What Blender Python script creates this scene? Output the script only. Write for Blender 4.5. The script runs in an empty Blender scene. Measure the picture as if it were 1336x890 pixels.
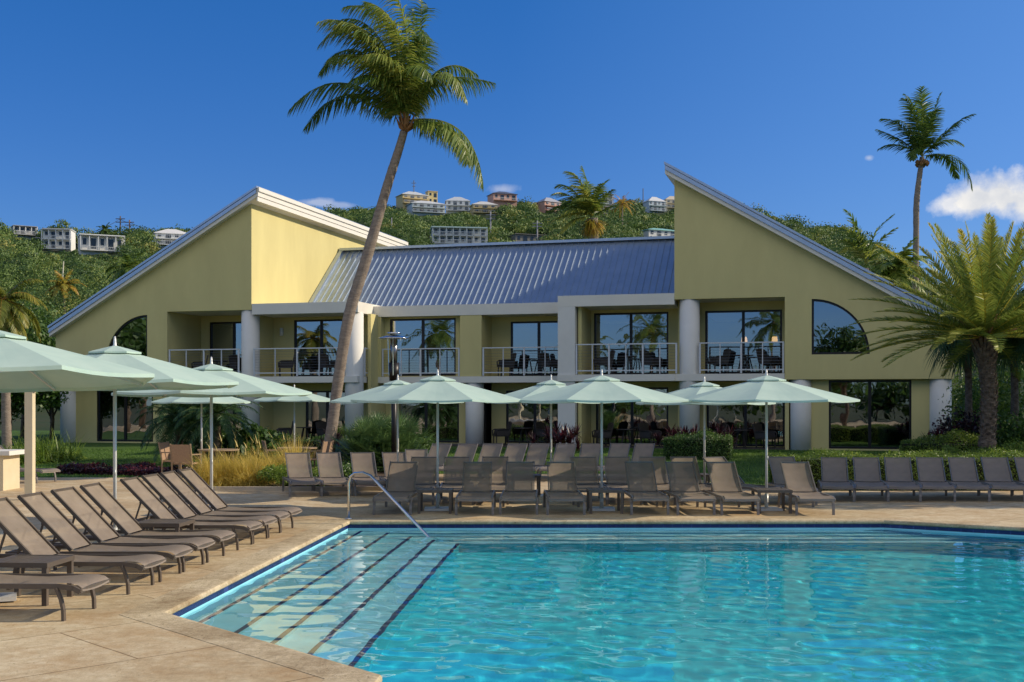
import bpy, math, random
import numpy as np
from mathutils import Vector, Matrix
from mathutils.geometry import tessellate_polygon
R = math.radians
C = bpy.context.scene.collection
scene = bpy.context.scene
random.seed(7); rng = np.random.default_rng(7)

# ------------------------------------------------------------------ camera, sky, sun, exposure
F = 1550.0; CX = 668.0; HY = 525.0; CH = 2.0
cam = bpy.data.cameras.new('camera'); cam.sensor_width = 36; cam.lens = 36 * F / 1336
cam.shift_y = (HY - 445) / 1336; cam.clip_start = 0.1; cam.clip_end = 4000
co = bpy.data.objects.new('camera', cam); C.objects.link(co)
co.location = (0, 0, CH); co.rotation_euler = (R(90), 0, 0); scene.camera = co
SUN_AZ = 6.0      # degrees from +X towards +Y
SUN_EL = 29.0
world = bpy.data.worlds.new('World'); scene.world = world; world.use_nodes = True
wn = world.node_tree.nodes; wl = world.node_tree.links
bg = wn['Background']; bg.inputs['Strength'].default_value = 0.10
sky = wn.new('ShaderNodeTexSky'); sky.sky_type = 'NISHITA'; sky.sun_disc = False
sky.sun_elevation = R(SUN_EL); sky.sun_rotation = R(90 - SUN_AZ)
sky.altitude = 0; sky.air_density = 1.0; sky.dust_density = 0.15; sky.ozone_density = 3.5
hs = wn.new('ShaderNodeHueSaturation'); hs.inputs['Saturation'].default_value = 1.36
wl.new(sky.outputs[0], hs.inputs['Color'])

# clouds: soft cumulus banks at fixed compass directions
tc = wn.new('ShaderNodeTexCoord')
def vdir(px, py):
    v = Vector(((px - CX) / F, 1, (HY - py) / F)); v.normalize(); return v
def wmath(op, a, b=None, c=None, clamp=False):
    n = wn.new('ShaderNodeMath'); n.operation = op; n.use_clamp = clamp
    for i, s in enumerate((a, b, c)):
        if s is None: continue
        if hasattr(s, 'node'): wl.new(s, n.inputs[i])
        else: n.inputs[i].default_value = s
    return n.outputs[0]
ns = wn.new('ShaderNodeTexNoise'); ns.inputs['Scale'].default_value = 30; ns.inputs['Detail'].default_value = 7; ns.inputs['Roughness'].default_value = 0.62
wl.new(tc.outputs['Generated'], ns.inputs['Vector'])
tot = None; shade_in = None
for (px, py, rx, ry, k) in [(1275, 262, 46, 26, 1.0), (1310, 256, 50, 34, 1.0), (1240, 266, 28, 16, .8), (1345, 262, 50, 34, 1.0),
                            (1134, 206, 7, 5, .35), (655, 247, 26, 9, .30), (410, 264, 26, 6, .32), (440, 268, 26, 5, .25)]:
    d = vdir(px, py)
    mp = wn.new('ShaderNodeMapping'); mp.vector_type = 'POINT'
    s = wn.new('ShaderNodeVectorMath'); s.operation = 'SUBTRACT'; s.inputs[1].default_value = d
    wl.new(tc.outputs['Generated'], s.inputs[0])
    m = wn.new('ShaderNodeVectorMath'); m.operation = 'MULTIPLY'
    m.inputs[1].default_value = (F / rx, F / rx, F / ry); wl.new(s.outputs[0], m.inputs[0])
    L = wn.new('ShaderNodeVectorMath'); L.operation = 'LENGTH'; wl.new(m.outputs[0], L.inputs[0])
    f = wmath('SUBTRACT', 1.0, L.outputs['Value'])
    f = wmath('ADD', f, wmath('MULTIPLY', wmath('SUBTRACT', ns.outputs['Fac'], 0.5), 2.0))
    f = wmath('MULTIPLY', f, 1.5, clamp=True)
    f = wmath('MULTIPLY', f, k)
    tot = f if tot is None else wmath('MAXIMUM', tot, f)
ns2 = wn.new('ShaderNodeTexNoise'); ns2.inputs['Scale'].default_value = 26; ns2.inputs['Detail'].default_value = 5
wl.new(tc.outputs['Generated'], ns2.inputs['Vector'])
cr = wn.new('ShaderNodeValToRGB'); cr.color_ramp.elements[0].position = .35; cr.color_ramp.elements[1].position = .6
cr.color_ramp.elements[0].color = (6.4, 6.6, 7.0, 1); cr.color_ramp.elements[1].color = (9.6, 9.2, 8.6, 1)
wl.new(ns2.outputs['Fac'], cr.inputs['Fac'])
# clear tropical air: the sky keeps its blue down to the horizon
sep = wn.new('ShaderNodeSeparateXYZ'); wl.new(tc.outputs['Generated'], sep.inputs[0])
er = wn.new('ShaderNodeValToRGB'); er.color_ramp.elements[0].position = .0; er.color_ramp.elements[0].color = (.42, .58, .98, 1)
er.color_ramp.elements[1].position = .32; er.color_ramp.elements[1].color = (.86, .84, 1.12, 1); wl.new(sep.outputs['Z'], er.inputs['Fac'])
em = wn.new('ShaderNodeMixRGB'); em.blend_type = 'MULTIPLY'; em.inputs[0].default_value = 1; wl.new(hs.outputs[0], em.inputs[1]); wl.new(er.outputs[0], em.inputs[2])
# paler air towards the sun side
sg = wn.new('ShaderNodeMixRGB'); sg.blend_type = 'MIX'; wl.new(wmath('MULTIPLY_ADD', sep.outputs['X'], .42, .0, clamp=True), sg.inputs[0]); wl.new(em.outputs[0], sg.inputs[1]); sg.inputs[2].default_value = (3.0, 5.2, 8.4, 1); em = sg
# unseen bright cumulus behind the camera, added as fill light
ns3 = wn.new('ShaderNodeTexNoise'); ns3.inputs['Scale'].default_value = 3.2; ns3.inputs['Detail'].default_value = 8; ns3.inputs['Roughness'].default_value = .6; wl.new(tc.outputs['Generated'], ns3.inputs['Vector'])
fill_mask = wmath('MULTIPLY', wmath('MULTIPLY_ADD', sep.outputs['Y'], -2.2, -.25, clamp=True), wmath('MULTIPLY_ADD', sep.outputs['Z'], 4.0, -.9, clamp=True))
fill_cloud = wmath('MULTIPLY', wmath('MULTIPLY_ADD', ns3.outputs['Fac'], 6.0, -1.9, clamp=True), fill_mask, clamp=True)
tot = wmath('MAXIMUM', tot, fill_cloud)
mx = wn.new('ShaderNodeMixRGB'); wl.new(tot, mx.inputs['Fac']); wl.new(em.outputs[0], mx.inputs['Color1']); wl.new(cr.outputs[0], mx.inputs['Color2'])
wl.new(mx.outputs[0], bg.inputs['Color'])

sl = bpy.data.lights.new('sun', 'SUN'); sl.energy = 4.05; sl.angle = R(0.5); sl.color = (1.0, 0.86, 0.66)
so = bpy.data.objects.new('sun', sl); C.objects.link(so)
sdir = Vector((math.cos(R(SUN_EL)) * math.cos(R(SUN_AZ)), math.cos(R(SUN_EL)) * math.sin(R(SUN_AZ)), math.sin(R(SUN_EL))))
so.rotation_euler = sdir.to_track_quat('Z', 'Y').to_euler(); so.location = (60, 0, 60)
vs = scene.view_settings; vs.view_transform = 'Standard'; vs.look = 'None'; vs.gamma = 1; vs.exposure = 0.12; vs.use_curve_mapping = False
cy = scene.cycles; cy.use_denoising = True; cy.max_bounces = 10; cy.diffuse_bounces = 3; cy.glossy_bounces = 4
cy.transparent_max_bounces = 24; cy.transmission_bounces = 8; cy.caustics_reflective = False; cy.caustics_refractive = True
cy.sample_clamp_indirect = 4

# ------------------------------------------------------------------ helpers
def gp(x, y, z=0.0):
    """photo pixel on a horizontal plane at height z -> world point"""
    d = (CH - z) * F / (y - HY); return Vector(((x - CX) / F * d, d, z))
def at(x, y, d):
    return Vector(((x - CX) / F * d, d, CH + (HY - y) / F * d))
def tag(o, label=None, cat=None, group=None, kind=None):
    if label: o['label'] = label
    if cat: o['category'] = cat
    if group: o['group'] = group
    if kind: o['kind'] = kind
    return o
def empty(name, loc=(0, 0, 0), rz=0, label=None, cat=None, group=None):
    o = bpy.data.objects.new(name, None); C.objects.link(o); o.location = loc; o.rotation_euler = (0, 0, rz)
    o.empty_display_size = .2
    return tag(o, label, cat, group)
def kids(o): return [c for c in CH_MAP.get(o.name, [])]
CH_MAP = {}
def setp(o, p):
    if p is not None:
        o.parent = p; CH_MAP.setdefault(p.name, []).append(o)
def copy_tree(o, parent=None):
    c = o.copy(); C.objects.link(c); setp(c, parent)
    for ch in kids(o): copy_tree(ch, c)
    return c
def place(o, loc, rz=0, label=None, sc=None):
    o.location = loc; o.rotation_euler = (0, 0, rz)
    if label: o['label'] = label
    if sc: o.scale = sc
    return o
class MB:
    def __init__(s): s.v = []; s.f = []; s.sm = []
    def add(s, vs, fs, smooth=False):
        b = len(s.v); s.v += [tuple(v) for v in vs]
        s.f += [tuple(b + i for i in f) for f in fs]; s.sm += [smooth] * len(fs); return s
    def box(s, x0, x1, y0, y1, z0, z1):
        return s.add([(x0, y0, z0), (x1, y0, z0), (x1, y1, z0), (x0, y1, z0), (x0, y0, z1), (x1, y0, z1), (x1, y1, z1), (x0, y1, z1)],
                     [(3, 2, 1, 0), (4, 5, 6, 7), (0, 1, 5, 4), (1, 2, 6, 5), (2, 3, 7, 6), (3, 0, 4, 7)])
    def bar(s, a, b, w, h, up=(0, 0, 1)):
        a = Vector(a); b = Vector(b); d = (b - a).normalized(); up = Vector(up)
        if abs(d.dot(up)) > .98: up = Vector((0, 1, 0))
        x = d.cross(up).normalized() * w / 2; y = x.normalized().cross(d) * h / 2
        vs = [p + i * x + j * y for p in (a, b) for i, j in ((-1, -1), (1, -1), (1, 1), (-1, 1))]
        return s.add(vs, [(0, 1, 2, 3), (7, 6, 5, 4), (0, 4, 5, 1), (1, 5, 6, 2), (2, 6, 7, 3), (3, 7, 4, 0)])
    def tube(s, pts, r, n=10, caps=True):
        pts = [Vector(p) for p in pts]; rs = r if hasattr(r, '__len__') else [r] * len(pts)
        ref = None; vs = []
        for i, p in enumerate(pts):
            d = (pts[min(i + 1, len(pts) - 1)] - pts[max(i - 1, 0)]).normalized()
            if ref is None: ref = d.orthogonal().normalized()
            x = (ref - d * ref.dot(d)).normalized(); y = d.cross(x); ref = x
            for k in range(n):
                a = 2 * math.pi * k / n; vs.append(p + (x * math.cos(a) + y * math.sin(a)) * rs[i])
        fs = [(i * n + k, i * n + (k + 1) % n, (i + 1) * n + (k + 1) % n, (i + 1) * n + k) for i in range(len(pts) - 1) for k in range(n)]
        s.add(vs, fs, True)
        if caps:
            b = len(s.v) - len(vs)
            s.f.append(tuple(b + k for k in range(n))[::-1]); s.sm.append(False)
            s.f.append(tuple(b + (len(pts) - 1) * n + k for k in range(n))); s.sm.append(False)
        return s
    def cyl(s, x, y, z0, z1, r, n=24, r1=None):
        return s.tube([(x, y, z0), (x, y, z1)], [r, r if r1 is None else r1], n)
    def prism(s, outer, holes, y0, y1):
        """polygon in (x,z) with holes, extruded from y0 to y1"""
        loops = [[Vector((p[0], p[1], 0)) for p in outer]] + [[Vector((p[0], p[1], 0)) for p in h] for h in holes]
        tr = tessellate_polygon(loops); flat = [p for l in loops for p in l]; n = len(flat)
        vs = [(p.x, y0, p.y) for p in flat] + [(p.x, y1, p.y) for p in flat]
        fs = []
        for t in tr:
            a, b, c = t; A, B, D = flat[a], flat[b], flat[c]
            if (B - A).cross(D - A).z < 0: a, b, c = a, c, b
            fs.append((a, b, c)); fs.append((c + n, b + n, a + n))
        k = 0
        for l in loops:
            m = len(l)
            for i in range(m):
                j = (i + 1) % m; fs.append((k + i, k + i + n, k + j + n, k + j))
            k += m
        return s.add(vs, fs)
    def build(s, name, m, parent=None, loc=None, fix=True):
        me = bpy.data.meshes.new(name); me.from_pydata(s.v, [], s.f); me.materials.append(m)
        me.polygons.foreach_set('use_smooth', s.sm); me.update()
        if fix:
            import bmesh
            bm = bmesh.new(); bm.from_mesh(me); bmesh.ops.recalc_face_normals(bm, faces=bm.faces); bm.to_mesh(me); bm.free()
        o = bpy.data.objects.new(name, me); C.objects.link(o); setp(o, parent)
        if loc: o.location = loc
        return o
def npmesh(name, v, f, m, parent=None, col=None, smooth=False):
    """fast mesh from numpy quads; col = one number per vertex stored as the attribute 'tint'"""
    v = np.asarray(v, dtype=np.float32).reshape(-1, 3); f = np.asarray(f, dtype=np.int32); k = f.shape[1]
    me = bpy.data.meshes.new(name); me.vertices.add(len(v)); me.vertices.foreach_set('co', v.ravel())
    me.loops.add(f.size); me.loops.foreach_set('vertex_index', f.ravel())
    me.polygons.add(len(f)); me.polygons.foreach_set('loop_start', np.arange(0, f.size, k, dtype=np.int32))
    me.polygons.foreach_set('loop_total', np.full(len(f), k, dtype=np.int32))
    if smooth: me.polygons.foreach_set('use_smooth', np.ones(len(f), dtype=bool))
    if col is not None:
        a = me.attributes.new('tint', 'FLOAT', 'POINT'); a.data.foreach_set('value', np.asarray(col, dtype=np.float32))
    me.update(calc_edges=True); me.validate(); me.materials.append(m)
    o = bpy.data.objects.new(name, me); C.objects.link(o); setp(o, parent); return o

# ------------------------------------------------------------------ materials
def newmat(name):
    m = bpy.data.materials.new(name); m.use_nodes = True; return m, m.node_tree.nodes, m.node_tree.links, m.node_tree.nodes['Principled BSDF']
def mat(name, c1, c2=None, scale=3.0, rough=.6, metal=0.0, bump=0.0, bscale=None, detail=5, spec=.5, stretch=None, trans=0.0):
    m, N, L, P = newmat(name)
    P.inputs['Base Color'].default_value = (*c1, 1); P.inputs['Roughness'].default_value = rough; P.inputs['Metallic'].default_value = metal
    P.inputs['Specular IOR Level'].default_value = spec
    if c2 or bump:
        t = N.new('ShaderNodeTexCoord'); src = t.outputs['Object']
        if stretch:
            mp = N.new('ShaderNodeMapping'); mp.inputs['Scale'].default_value = stretch; L.new(src, mp.inputs[0]); src = mp.outputs[0]
    if c2:
        n = N.new('ShaderNodeTexNoise'); n.inputs['Scale'].default_value = scale; n.inputs['Detail'].default_value = detail; n.inputs['Roughness'].default_value = .65
        L.new(src, n.inputs['Vector'])
        r = N.new('ShaderNodeValToRGB'); r.color_ramp.elements[0].position = .32; r.color_ramp.elements[1].position = .68
        r.color_ramp.elements[0].color = (*c1, 1); r.color_ramp.elements[1].color = (*c2, 1)
        L.new(n.outputs['Fac'], r.inputs['Fac']); L.new(r.outputs[0], P.inputs['Base Color'])
    if bump:
        n = N.new('ShaderNodeTexNoise'); n.inputs['Scale'].default_value = bscale or scale * 8; n.inputs['Detail'].default_value = 4
        L.new(src, n.inputs['Vector'])
        b = N.new('ShaderNodeBump'); b.inputs['Strength'].default_value = bump; b.inputs['Distance'].default_value = .02
        L.new(n.outputs['Fac'], b.inputs['Height']); L.new(b.outputs[0], P.inputs['Normal'])
    if trans:
        o = N['Material Output']; t = N.new('ShaderNodeBsdfTransparent'); x = N.new('ShaderNodeMixShader'); x.inputs[0].default_value = trans
        L.new(P.outputs[0], x.inputs[1]); L.new(t.outputs[0], x.inputs[2]); L.new(x.outputs[0], o.inputs[0])
    return m
def leafmat(name, cols, rough=.45, transl=.25, gain=1.0):
    """leaf colour varies leaf by leaf through the 'tint' attribute"""
    m, N, L, P = newmat(name)
    a = N.new('ShaderNodeAttribute'); a.attribute_name = 'tint'
    r = N.new('ShaderNodeValToRGB'); e = r.color_ramp.elements
    while len(e) < len(cols): e.new(.5)
    for i, c in enumerate(cols): e[i].position = i / (len(cols) - 1); e[i].color = (*[x * gain for x in c], 1)
    L.new(a.outputs['Fac'], r.inputs['Fac']); L.new(r.outputs[0], P.inputs['Base Color'])
    P.inputs['Roughness'].default_value = rough; P.inputs['Specular IOR Level'].default_value = .45
    if transl:
        t = N.new('ShaderNodeBsdfTranslucent'); x = N.new('ShaderNodeMixShader'); x.inputs[0].default_value = transl
        g = N.new('ShaderNodeHueSaturation'); g.inputs['Value'].default_value = 1.6; L.new(r.outputs[0], g.inputs['Color'])
        L.new(g.outputs[0], t.inputs['Color'])
        L.new(P.outputs[0], x.inputs[1]); L.new(t.outputs[0], x.inputs[2]); L.new(x.outputs[0], N['Material Output'].inputs[0])
    return m
M = {}
M['stucco'] = mat('yellow_stucco', (.60, .525, .24), (.67, .59, .27), scale=.8, stretch=(1, 1, .35), rough=.9, bump=.25, bscale=60, spec=.2)
M['trim'] = mat('white_trim', (.78, .75, .66), (.73, .70, .62), scale=1.2, rough=.6, bump=.1, bscale=30, spec=.3)
M['column'] = mat('white_column', (.77, .75, .69), (.72, .70, .64), scale=1.4, rough=.8, bump=.15, bscale=40, spec=.2)
M['flash'] = mat('metal_flashing', (.42, .5, .6), (.5, .57, .66), scale=2, rough=.35, metal=.7)
M['metalroof'] = mat('standing_seam_roof', (.42, .50, .58), (.52, .59, .66), scale=1.4, rough=.42, metal=.75, bump=.05, bscale=2)
M['frame'] = mat('dark_bronze_frame', (.012, .010, .009), rough=.4, spec=.4)
M['rail'] = mat('painted_rail', (.62, .64, .66), rough=.4)
M['cable'] = mat('steel_cable', (.25, .25, .26), rough=.3, metal=1)
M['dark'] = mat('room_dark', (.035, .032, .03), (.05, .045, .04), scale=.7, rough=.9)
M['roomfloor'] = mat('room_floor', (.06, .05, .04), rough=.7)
M['wicker'] = mat('dark_wicker', (.022, .018, .016), (.045, .036, .03), scale=30, rough=.6, bump=.4, bscale=120)
M['chrome'] = mat('polished_steel', (.75, .76, .78), rough=.12, metal=1)
M['frame_l'] = mat('taupe_frame', (.10, .078, .06), (.125, .10, .078), scale=4, rough=.42)
M['frame_g'] = mat('grey_taupe_frame', (.20, .18, .165), (.24, .22, .20), scale=4, rough=.35, metal=.3)
M['wood'] = mat('weathered_teak', (.25, .17, .10), (.33, .23, .14), scale=6, rough=.7, stretch=(1, 6, 6))
def sling():
    m, N, L, P = newmat('taupe_sling_mesh')
    t = N.new('ShaderNodeTexCoord'); w = N.new('ShaderNodeTexWave'); w.inputs['Scale'].default_value = 26; w.bands_direction = 'Y'
    w2 = N.new('ShaderNodeTexWave'); w2.inputs['Scale'].default_value = 26; w2.bands_direction = 'X'
    L.new(t.outputs['Object'], w.inputs[0]); L.new(t.outputs['Object'], w2.inputs[0])
    a = N.new('ShaderNodeMath'); a.operation = 'MULTIPLY'; L.new(w.outputs['Fac'], a.inputs[0]); L.new(w2.outputs['Fac'], a.inputs[1])
    n = N.new('ShaderNodeTexNoise'); n.inputs['Scale'].default_value = 5; L.new(t.outputs['Object'], n.inputs[0])
    r = N.new('ShaderNodeValToRGB'); r.color_ramp.elements[0].color = (.19, .148, .112, 1); r.color_ramp.elements[1].color = (.32, .255, .195, 1)
    m2 = N.new('ShaderNodeMath'); m2.operation = 'MULTIPLY_ADD'; m2.inputs[1].default_value = .35; L.new(a.outputs[0], m2.inputs[0]); L.new(n.outputs['Fac'], m2.inputs[2])
    L.new(m2.outputs[0], r.inputs[0]); L.new(r.outputs[0], P.inputs['Base Color']); P.inputs['Roughness'].default_value = .65
    b = N.new('ShaderNodeBump'); b.inputs['Strength'].default_value = .3; b.inputs['Distance'].default_value = .004; L.new(a.outputs[0], b.inputs['Height']); L.new(b.outputs[0], P.inputs['Normal'])
    tr = N.new('ShaderNodeBsdfTransparent'); x = N.new('ShaderNodeMixShader'); x.inputs[0].default_value = .14
    L.new(P.outputs[0], x.inputs[1]); L.new(tr.outputs[0], x.inputs[2]); L.new(x.outputs[0], N['Material Output'].inputs[0])
    return m
M['sling'] = sling()
def canvas():
    m, N, L, P = newmat('seafoam_canvas')
    P.inputs['Roughness'].default_value = .85
    t = N.new('ShaderNodeTexCoord'); n = N.new('ShaderNodeTexNoise'); n.inputs['Scale'].default_value = 2.5; L.new(t.outputs['Object'], n.inputs[0])
    r = N.new('ShaderNodeValToRGB'); r.color_ramp.elements[0].color = (.46, .62, .53, 1); r.color_ramp.elements[1].color = (.55, .70, .59, 1)
    r.color_ramp.elements[0].position = .3; r.color_ramp.elements[1].position = .7
    L.new(n.outputs[0], r.inputs[0]); L.new(r.outputs[0], P.inputs['Base Color'])
    tl = N.new('ShaderNodeBsdfTranslucent'); tl.inputs['Color'].default_value = (.42, .55, .38, 1)
    x = N.new('ShaderNodeMixShader'); x.inputs[0].default_value = .10
    L.new(P.outputs[0], x.inputs[1]); L.new(tl.outputs[0], x.inputs[2]); L.new(x.outputs[0], N['Material Output'].inputs[0])
    return m
M['canvas'] = canvas()
for _k, _sc, _st in (('canvas', 1.6, .10),):
    _m = M[_k]; N_ = _m.node_tree.nodes; L_ = _m.node_tree.links; t_ = N_.new('ShaderNodeTexCoord'); n_ = N_.new('ShaderNodeTexNoise'); n_.inputs['Scale'].default_value = _sc; n_.inputs['Detail'].default_value = 3; n_.inputs['Distortion'].default_value = .6
    b_ = N_.new('ShaderNodeBump'); b_.inputs['Strength'].default_value = _st; b_.inputs['Distance'].default_value = .05; L_.new(t_.outputs['Object'], n_.inputs[0]); L_.new(n_.outputs[0], b_.inputs['Height']); L_.new(b_.outputs[0], N_['Principled BSDF'].inputs['Normal'])
M['pole'] = mat('white_aluminium', (.70, .70, .66), rough=.35, metal=.2)
def glassmat():
    m, N, L, P = newmat('tinted_glass'); N.remove(P)
    g = N.new('ShaderNodeBsdfGlossy'); g.inputs['Roughness'].default_value = .01; g.inputs['Color'].default_value = (.80, .86, .92, 1)
    t = N.new('ShaderNodeBsdfTransparent'); t.inputs['Color'].default_value = (.42, .42, .40, 1)
    lw = N.new('ShaderNodeLayerWeight'); lw.inputs['Blend'].default_value = .25
    mm = N.new('ShaderNodeMath'); mm.operation = 'MULTIPLY_ADD'; mm.inputs[1].default_value = .8; mm.inputs[2].default_value = .36; mm.use_clamp = True
    L.new(lw.outputs['Fresnel'], mm.inputs[0])
    no = N.new('ShaderNodeTexNoise'); no.inputs['Scale'].default_value = .9; tc = N.new('ShaderNodeTexCoord'); L.new(tc.outputs['Object'], no.inputs[0])
    b = N.new('ShaderNodeBump'); b.inputs['Strength'].default_value = .12; b.inputs['Distance'].default_value = .03; L.new(no.outputs[0], b.inputs['Height']); L.new(b.outputs[0], g.inputs['Normal'])
    x = N.new('ShaderNodeMixShader'); L.new(mm.outputs[0], x.inputs[0]); L.new(t.outputs[0], x.inputs[1]); L.new(g.outputs[0], x.inputs[2])
    L.new(x.outputs[0], N['Material Output'].inputs[0]); return m
M['glass'] = glassmat()
# ------------------------------------------------------------------ ground, deck, pool
def struct(o): o['kind'] = 'structure'; return o
def groundmat(name, c, scale=1.0, rough=.9, bump=.5, joints=None, c3=None, bs=None):
    m, N, L, P = newmat(name)
    t = N.new('ShaderNodeTexCoord')
    a = N.new('ShaderNodeTexNoise'); a.inputs['Scale'].default_value = .35 * scale; a.inputs['Detail'].default_value = 8; a.inputs['Roughness'].default_value = .6
    b = N.new('ShaderNodeTexNoise'); b.inputs['Scale'].default_value = 7 * scale; b.inputs['Detail'].default_value = 8; b.inputs['Roughness'].default_value = .75
    L.new(t.outputs['Object'], a.inputs[0]); L.new(t.outputs['Object'], b.inputs[0])
    r = N.new('ShaderNodeValToRGB'); e = r.color_ramp.elements; e.new(.5)
    for i, (p, cc) in enumerate(zip((.3, .5, .7), c)): e[i].position = .5 + (p - .5) * .7; e[i].color = (*cc, 1)
    mm = N.new('ShaderNodeMath'); mm.operation = 'MULTIPLY_ADD'; mm.inputs[1].default_value = .5
    h = N.new('ShaderNodeMath'); h.operation = 'MULTIPLY'; h.inputs[1].default_value = .5; L.new(a.outputs[0], h.inputs[0])
    L.new(b.outputs[0], mm.inputs[0]); L.new(h.outputs[0], mm.inputs[2]); L.new(mm.outputs[0], r.inputs[0])
    col = r.outputs[0]; ht = b.outputs[0]
    if c3:   # pits / stains with a shape of their own
        v = N.new('ShaderNodeTexNoise'); v.inputs['Scale'].default_value = 26; v.inputs['Detail'].default_value = 6; v.inputs['Roughness'].default_value = .7
        mp = N.new('ShaderNodeMapping'); mp.inputs['Scale'].default_value = (1, .35, 1); mp.inputs['Rotation'].default_value = (0, 0, .6)
        L.new(t.outputs['Object'], mp.inputs[0]); L.new(mp.outputs[0], v.inputs[0])
        q = N.new('ShaderNodeValToRGB'); q.color_ramp.elements[0].position = .60; q.color_ramp.elements[1].position = .70; L.new(v.outputs[0], q.inputs[0])
        x = N.new('ShaderNodeMixRGB'); x.inputs['Color2'].default_value = (*c3, 1); L.new(q.outputs[0], x.inputs[0]); L.new(col, x.inputs['Color1']); col = x.outputs[0]
        st = N.new('ShaderNodeTexNoise'); st.inputs['Scale'].default_value = 1.1; st.inputs['Detail'].default_value = 10; st.inputs['Roughness'].default_value = .8; L.new(t.outputs['Object'], st.inputs[0])
        q2 = N.new('ShaderNodeValToRGB'); q2.color_ramp.elements[0].position = .44; q2.color_ramp.elements[1].position = .66; L.new(st.outputs[0], q2.inputs[0])
        x2 = N.new('ShaderNodeMixRGB'); x2.inputs['Color2'].default_value = (c3[0] * 1.35, c3[1] * 1.1, c3[2] * .8, 1); x2.blend_type = 'MIX'
        k = N.new('ShaderNodeMath'); k.operation = 'MULTIPLY'; k.inputs[1].default_value = .75; L.new(q2.outputs[0], k.inputs[0]); L.new(k.outputs[0], x2.inputs[0])
        L.new(col, x2.inputs['Color1']); col = x2.outputs[0]
    if joints:
        mp = N.new('ShaderNodeMapping'); mp.inputs['Rotation'].default_value = (0, 0, joints[2]); L.new(t.outputs['Object'], mp.inputs[0])
        nn = N.new('ShaderNodeTexNoise'); nn.inputs['Scale'].default_value = 2.0; L.new(t.outputs['Object'], nn.inputs[0])
        ad = N.new('ShaderNodeVectorMath'); ad.operation = 'MULTIPLY_ADD'; ad.inputs[1].default_value = (.02, .02, 0); L.new(nn.outputs['Color'], ad.inputs[0]); L.new(mp.outputs[0], ad.inputs[2])
        br = N.new('ShaderNodeTexBrick'); br.inputs['Scale'].default_value = 1; br.inputs['Brick Width'].default_value = joints[0]; br.inputs['Row Height'].default_value = joints[1]
        br.inputs['Mortar Size'].default_value = .009; br.inputs['Mortar Smooth'].default_value = .3; L.new(ad.outputs[0], br.inputs[0])
        br.inputs['Color1'].default_value = (1, 1, 1, 1); br.inputs['Color2'].default_value = (.88, .88, .86, 1); br.inputs['Mortar'].default_value = (.30, .24, .18, 1)
        x = N.new('ShaderNodeMixRGB'); x.blend_type = 'MULTIPLY'; x.inputs[0].default_value = .85; L.new(col, x.inputs[1]); L.new(br.outputs[0], x.inputs[2]); col = x.outputs[0]
    L.new(col, P.inputs['Base Color']); P.inputs['Roughness'].default_value = rough; P.inputs['Specular IOR Level'].default_value = .25
    if bs:
        n = N.new('ShaderNodeTexNoise'); n.inputs['Scale'].default_value = bs; n.inputs['Detail'].default_value = 5; L.new(t.outputs['Object'], n.inputs[0]); ht = n.outputs[0]
    bb = N.new('ShaderNodeBump'); bb.inputs['Strength'].default_value = bump; bb.inputs['Distance'].default_value = .015; L.new(ht, bb.inputs['Height']); L.new(bb.outputs[0], P.inputs['Normal'])
    return m
M['deck'] = groundmat('travertine_deck', [(.40, .30, .175), (.62, .49, .30), (.80, .68, .46)], joints=(2.9, 1.45, R(-44)), c3=(.32, .23, .13), bump=.6)
M['coping'] = groundmat('coping_stone', [(.44, .34, .20), (.63, .51, .32), (.80, .68, .47)], scale=2, c3=(.16, .12, .07), bump=.8)
M['lawnsoil'] = groundmat('lawn_ground', [(.04, .08, .012), (.065, .125, .018), (.085, .16, .025)], bump=.8, bs=60)
M['earth'] = groundmat('earth', [(.05, .06, .02), (.07, .08, .03), (.10, .09, .05)], scale=.1)
M['soil'] = groundmat('planter_soil', [(.06, .04, .025), (.09, .06, .04), (.12, .085, .055)])
M['kerb'] = mat('concrete_kerb', (.42, .36, .27), (.5, .43, .33), scale=5, rough=.85, bump=.4, bscale=50)

A = Vector((-2.76, 20.06)); Bp = Vector((-3.33, 11.31)); Cp = Vector((-.983, 8.71)); D = Vector((-1.95, -6)); G1 = Vector((14, -6)); G2 = Vector((14, 15.14))
Fp = Vector((8.17, 18.96)); Ep = Vector((6.31, 20.14))
POOL = [A, Bp, Cp, D, G1, G2, Fp, Ep]
def offset_poly(P, offs):
    """move each edge i (P[i]->P[i+1]) inwards by offs[i]; counter-clockwise polygon"""
    n = len(P); out = []
    L = []
    for i in range(n):
        a, b = P[i], P[(i + 1) % n]; d = (b - a).normalized(); nrm = Vector((-d.y, d.x)); L.append((a + nrm * offs[i], d))
    for i in range(n):
        (p, d), (q, e) = L[i - 1], L[i]
        den = d.x * e.y - d.y * e.x
        t = ((q.x - p.x) * e.y - (q.y - p.y) * e.x) / den
        out.append(p + d * t)
    return out
def sheet(name, outer, holes, z, m):
    loops = [[Vector((p[0], p[1], 0)) for p in outer]] + [[Vector((p[0], p[1], 0)) for p in h] for h in holes]
    flat = [p for l in loops for p in l]; fs = []
    for a, b, c in tessellate_polygon(loops):
        if (flat[b] - flat[a]).cross(flat[c] - flat[a]).z < 0: b, c = c, b
        fs.append((a, b, c))
    mb = MB().add([(p.x, p.y, z) for p in flat], fs)
    return struct(mb.build(name, m, fix=False))
DECK = [(-60, -40), (60, -40), (60, 26.9), (6.4, 26.9), (5.2, 27.6), (4.6, 33.2), (-2.4, 33.2), (-2.0, 26.9), (-7.0, 26.9), (-7.6, 31.6), (-60, 31.6)]
COPO = offset_poly(POOL, [-.36] * 8)
sheet('pool_deck', DECK, [[tuple(p) for p in COPO]], 0.0, M['deck'])
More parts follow.
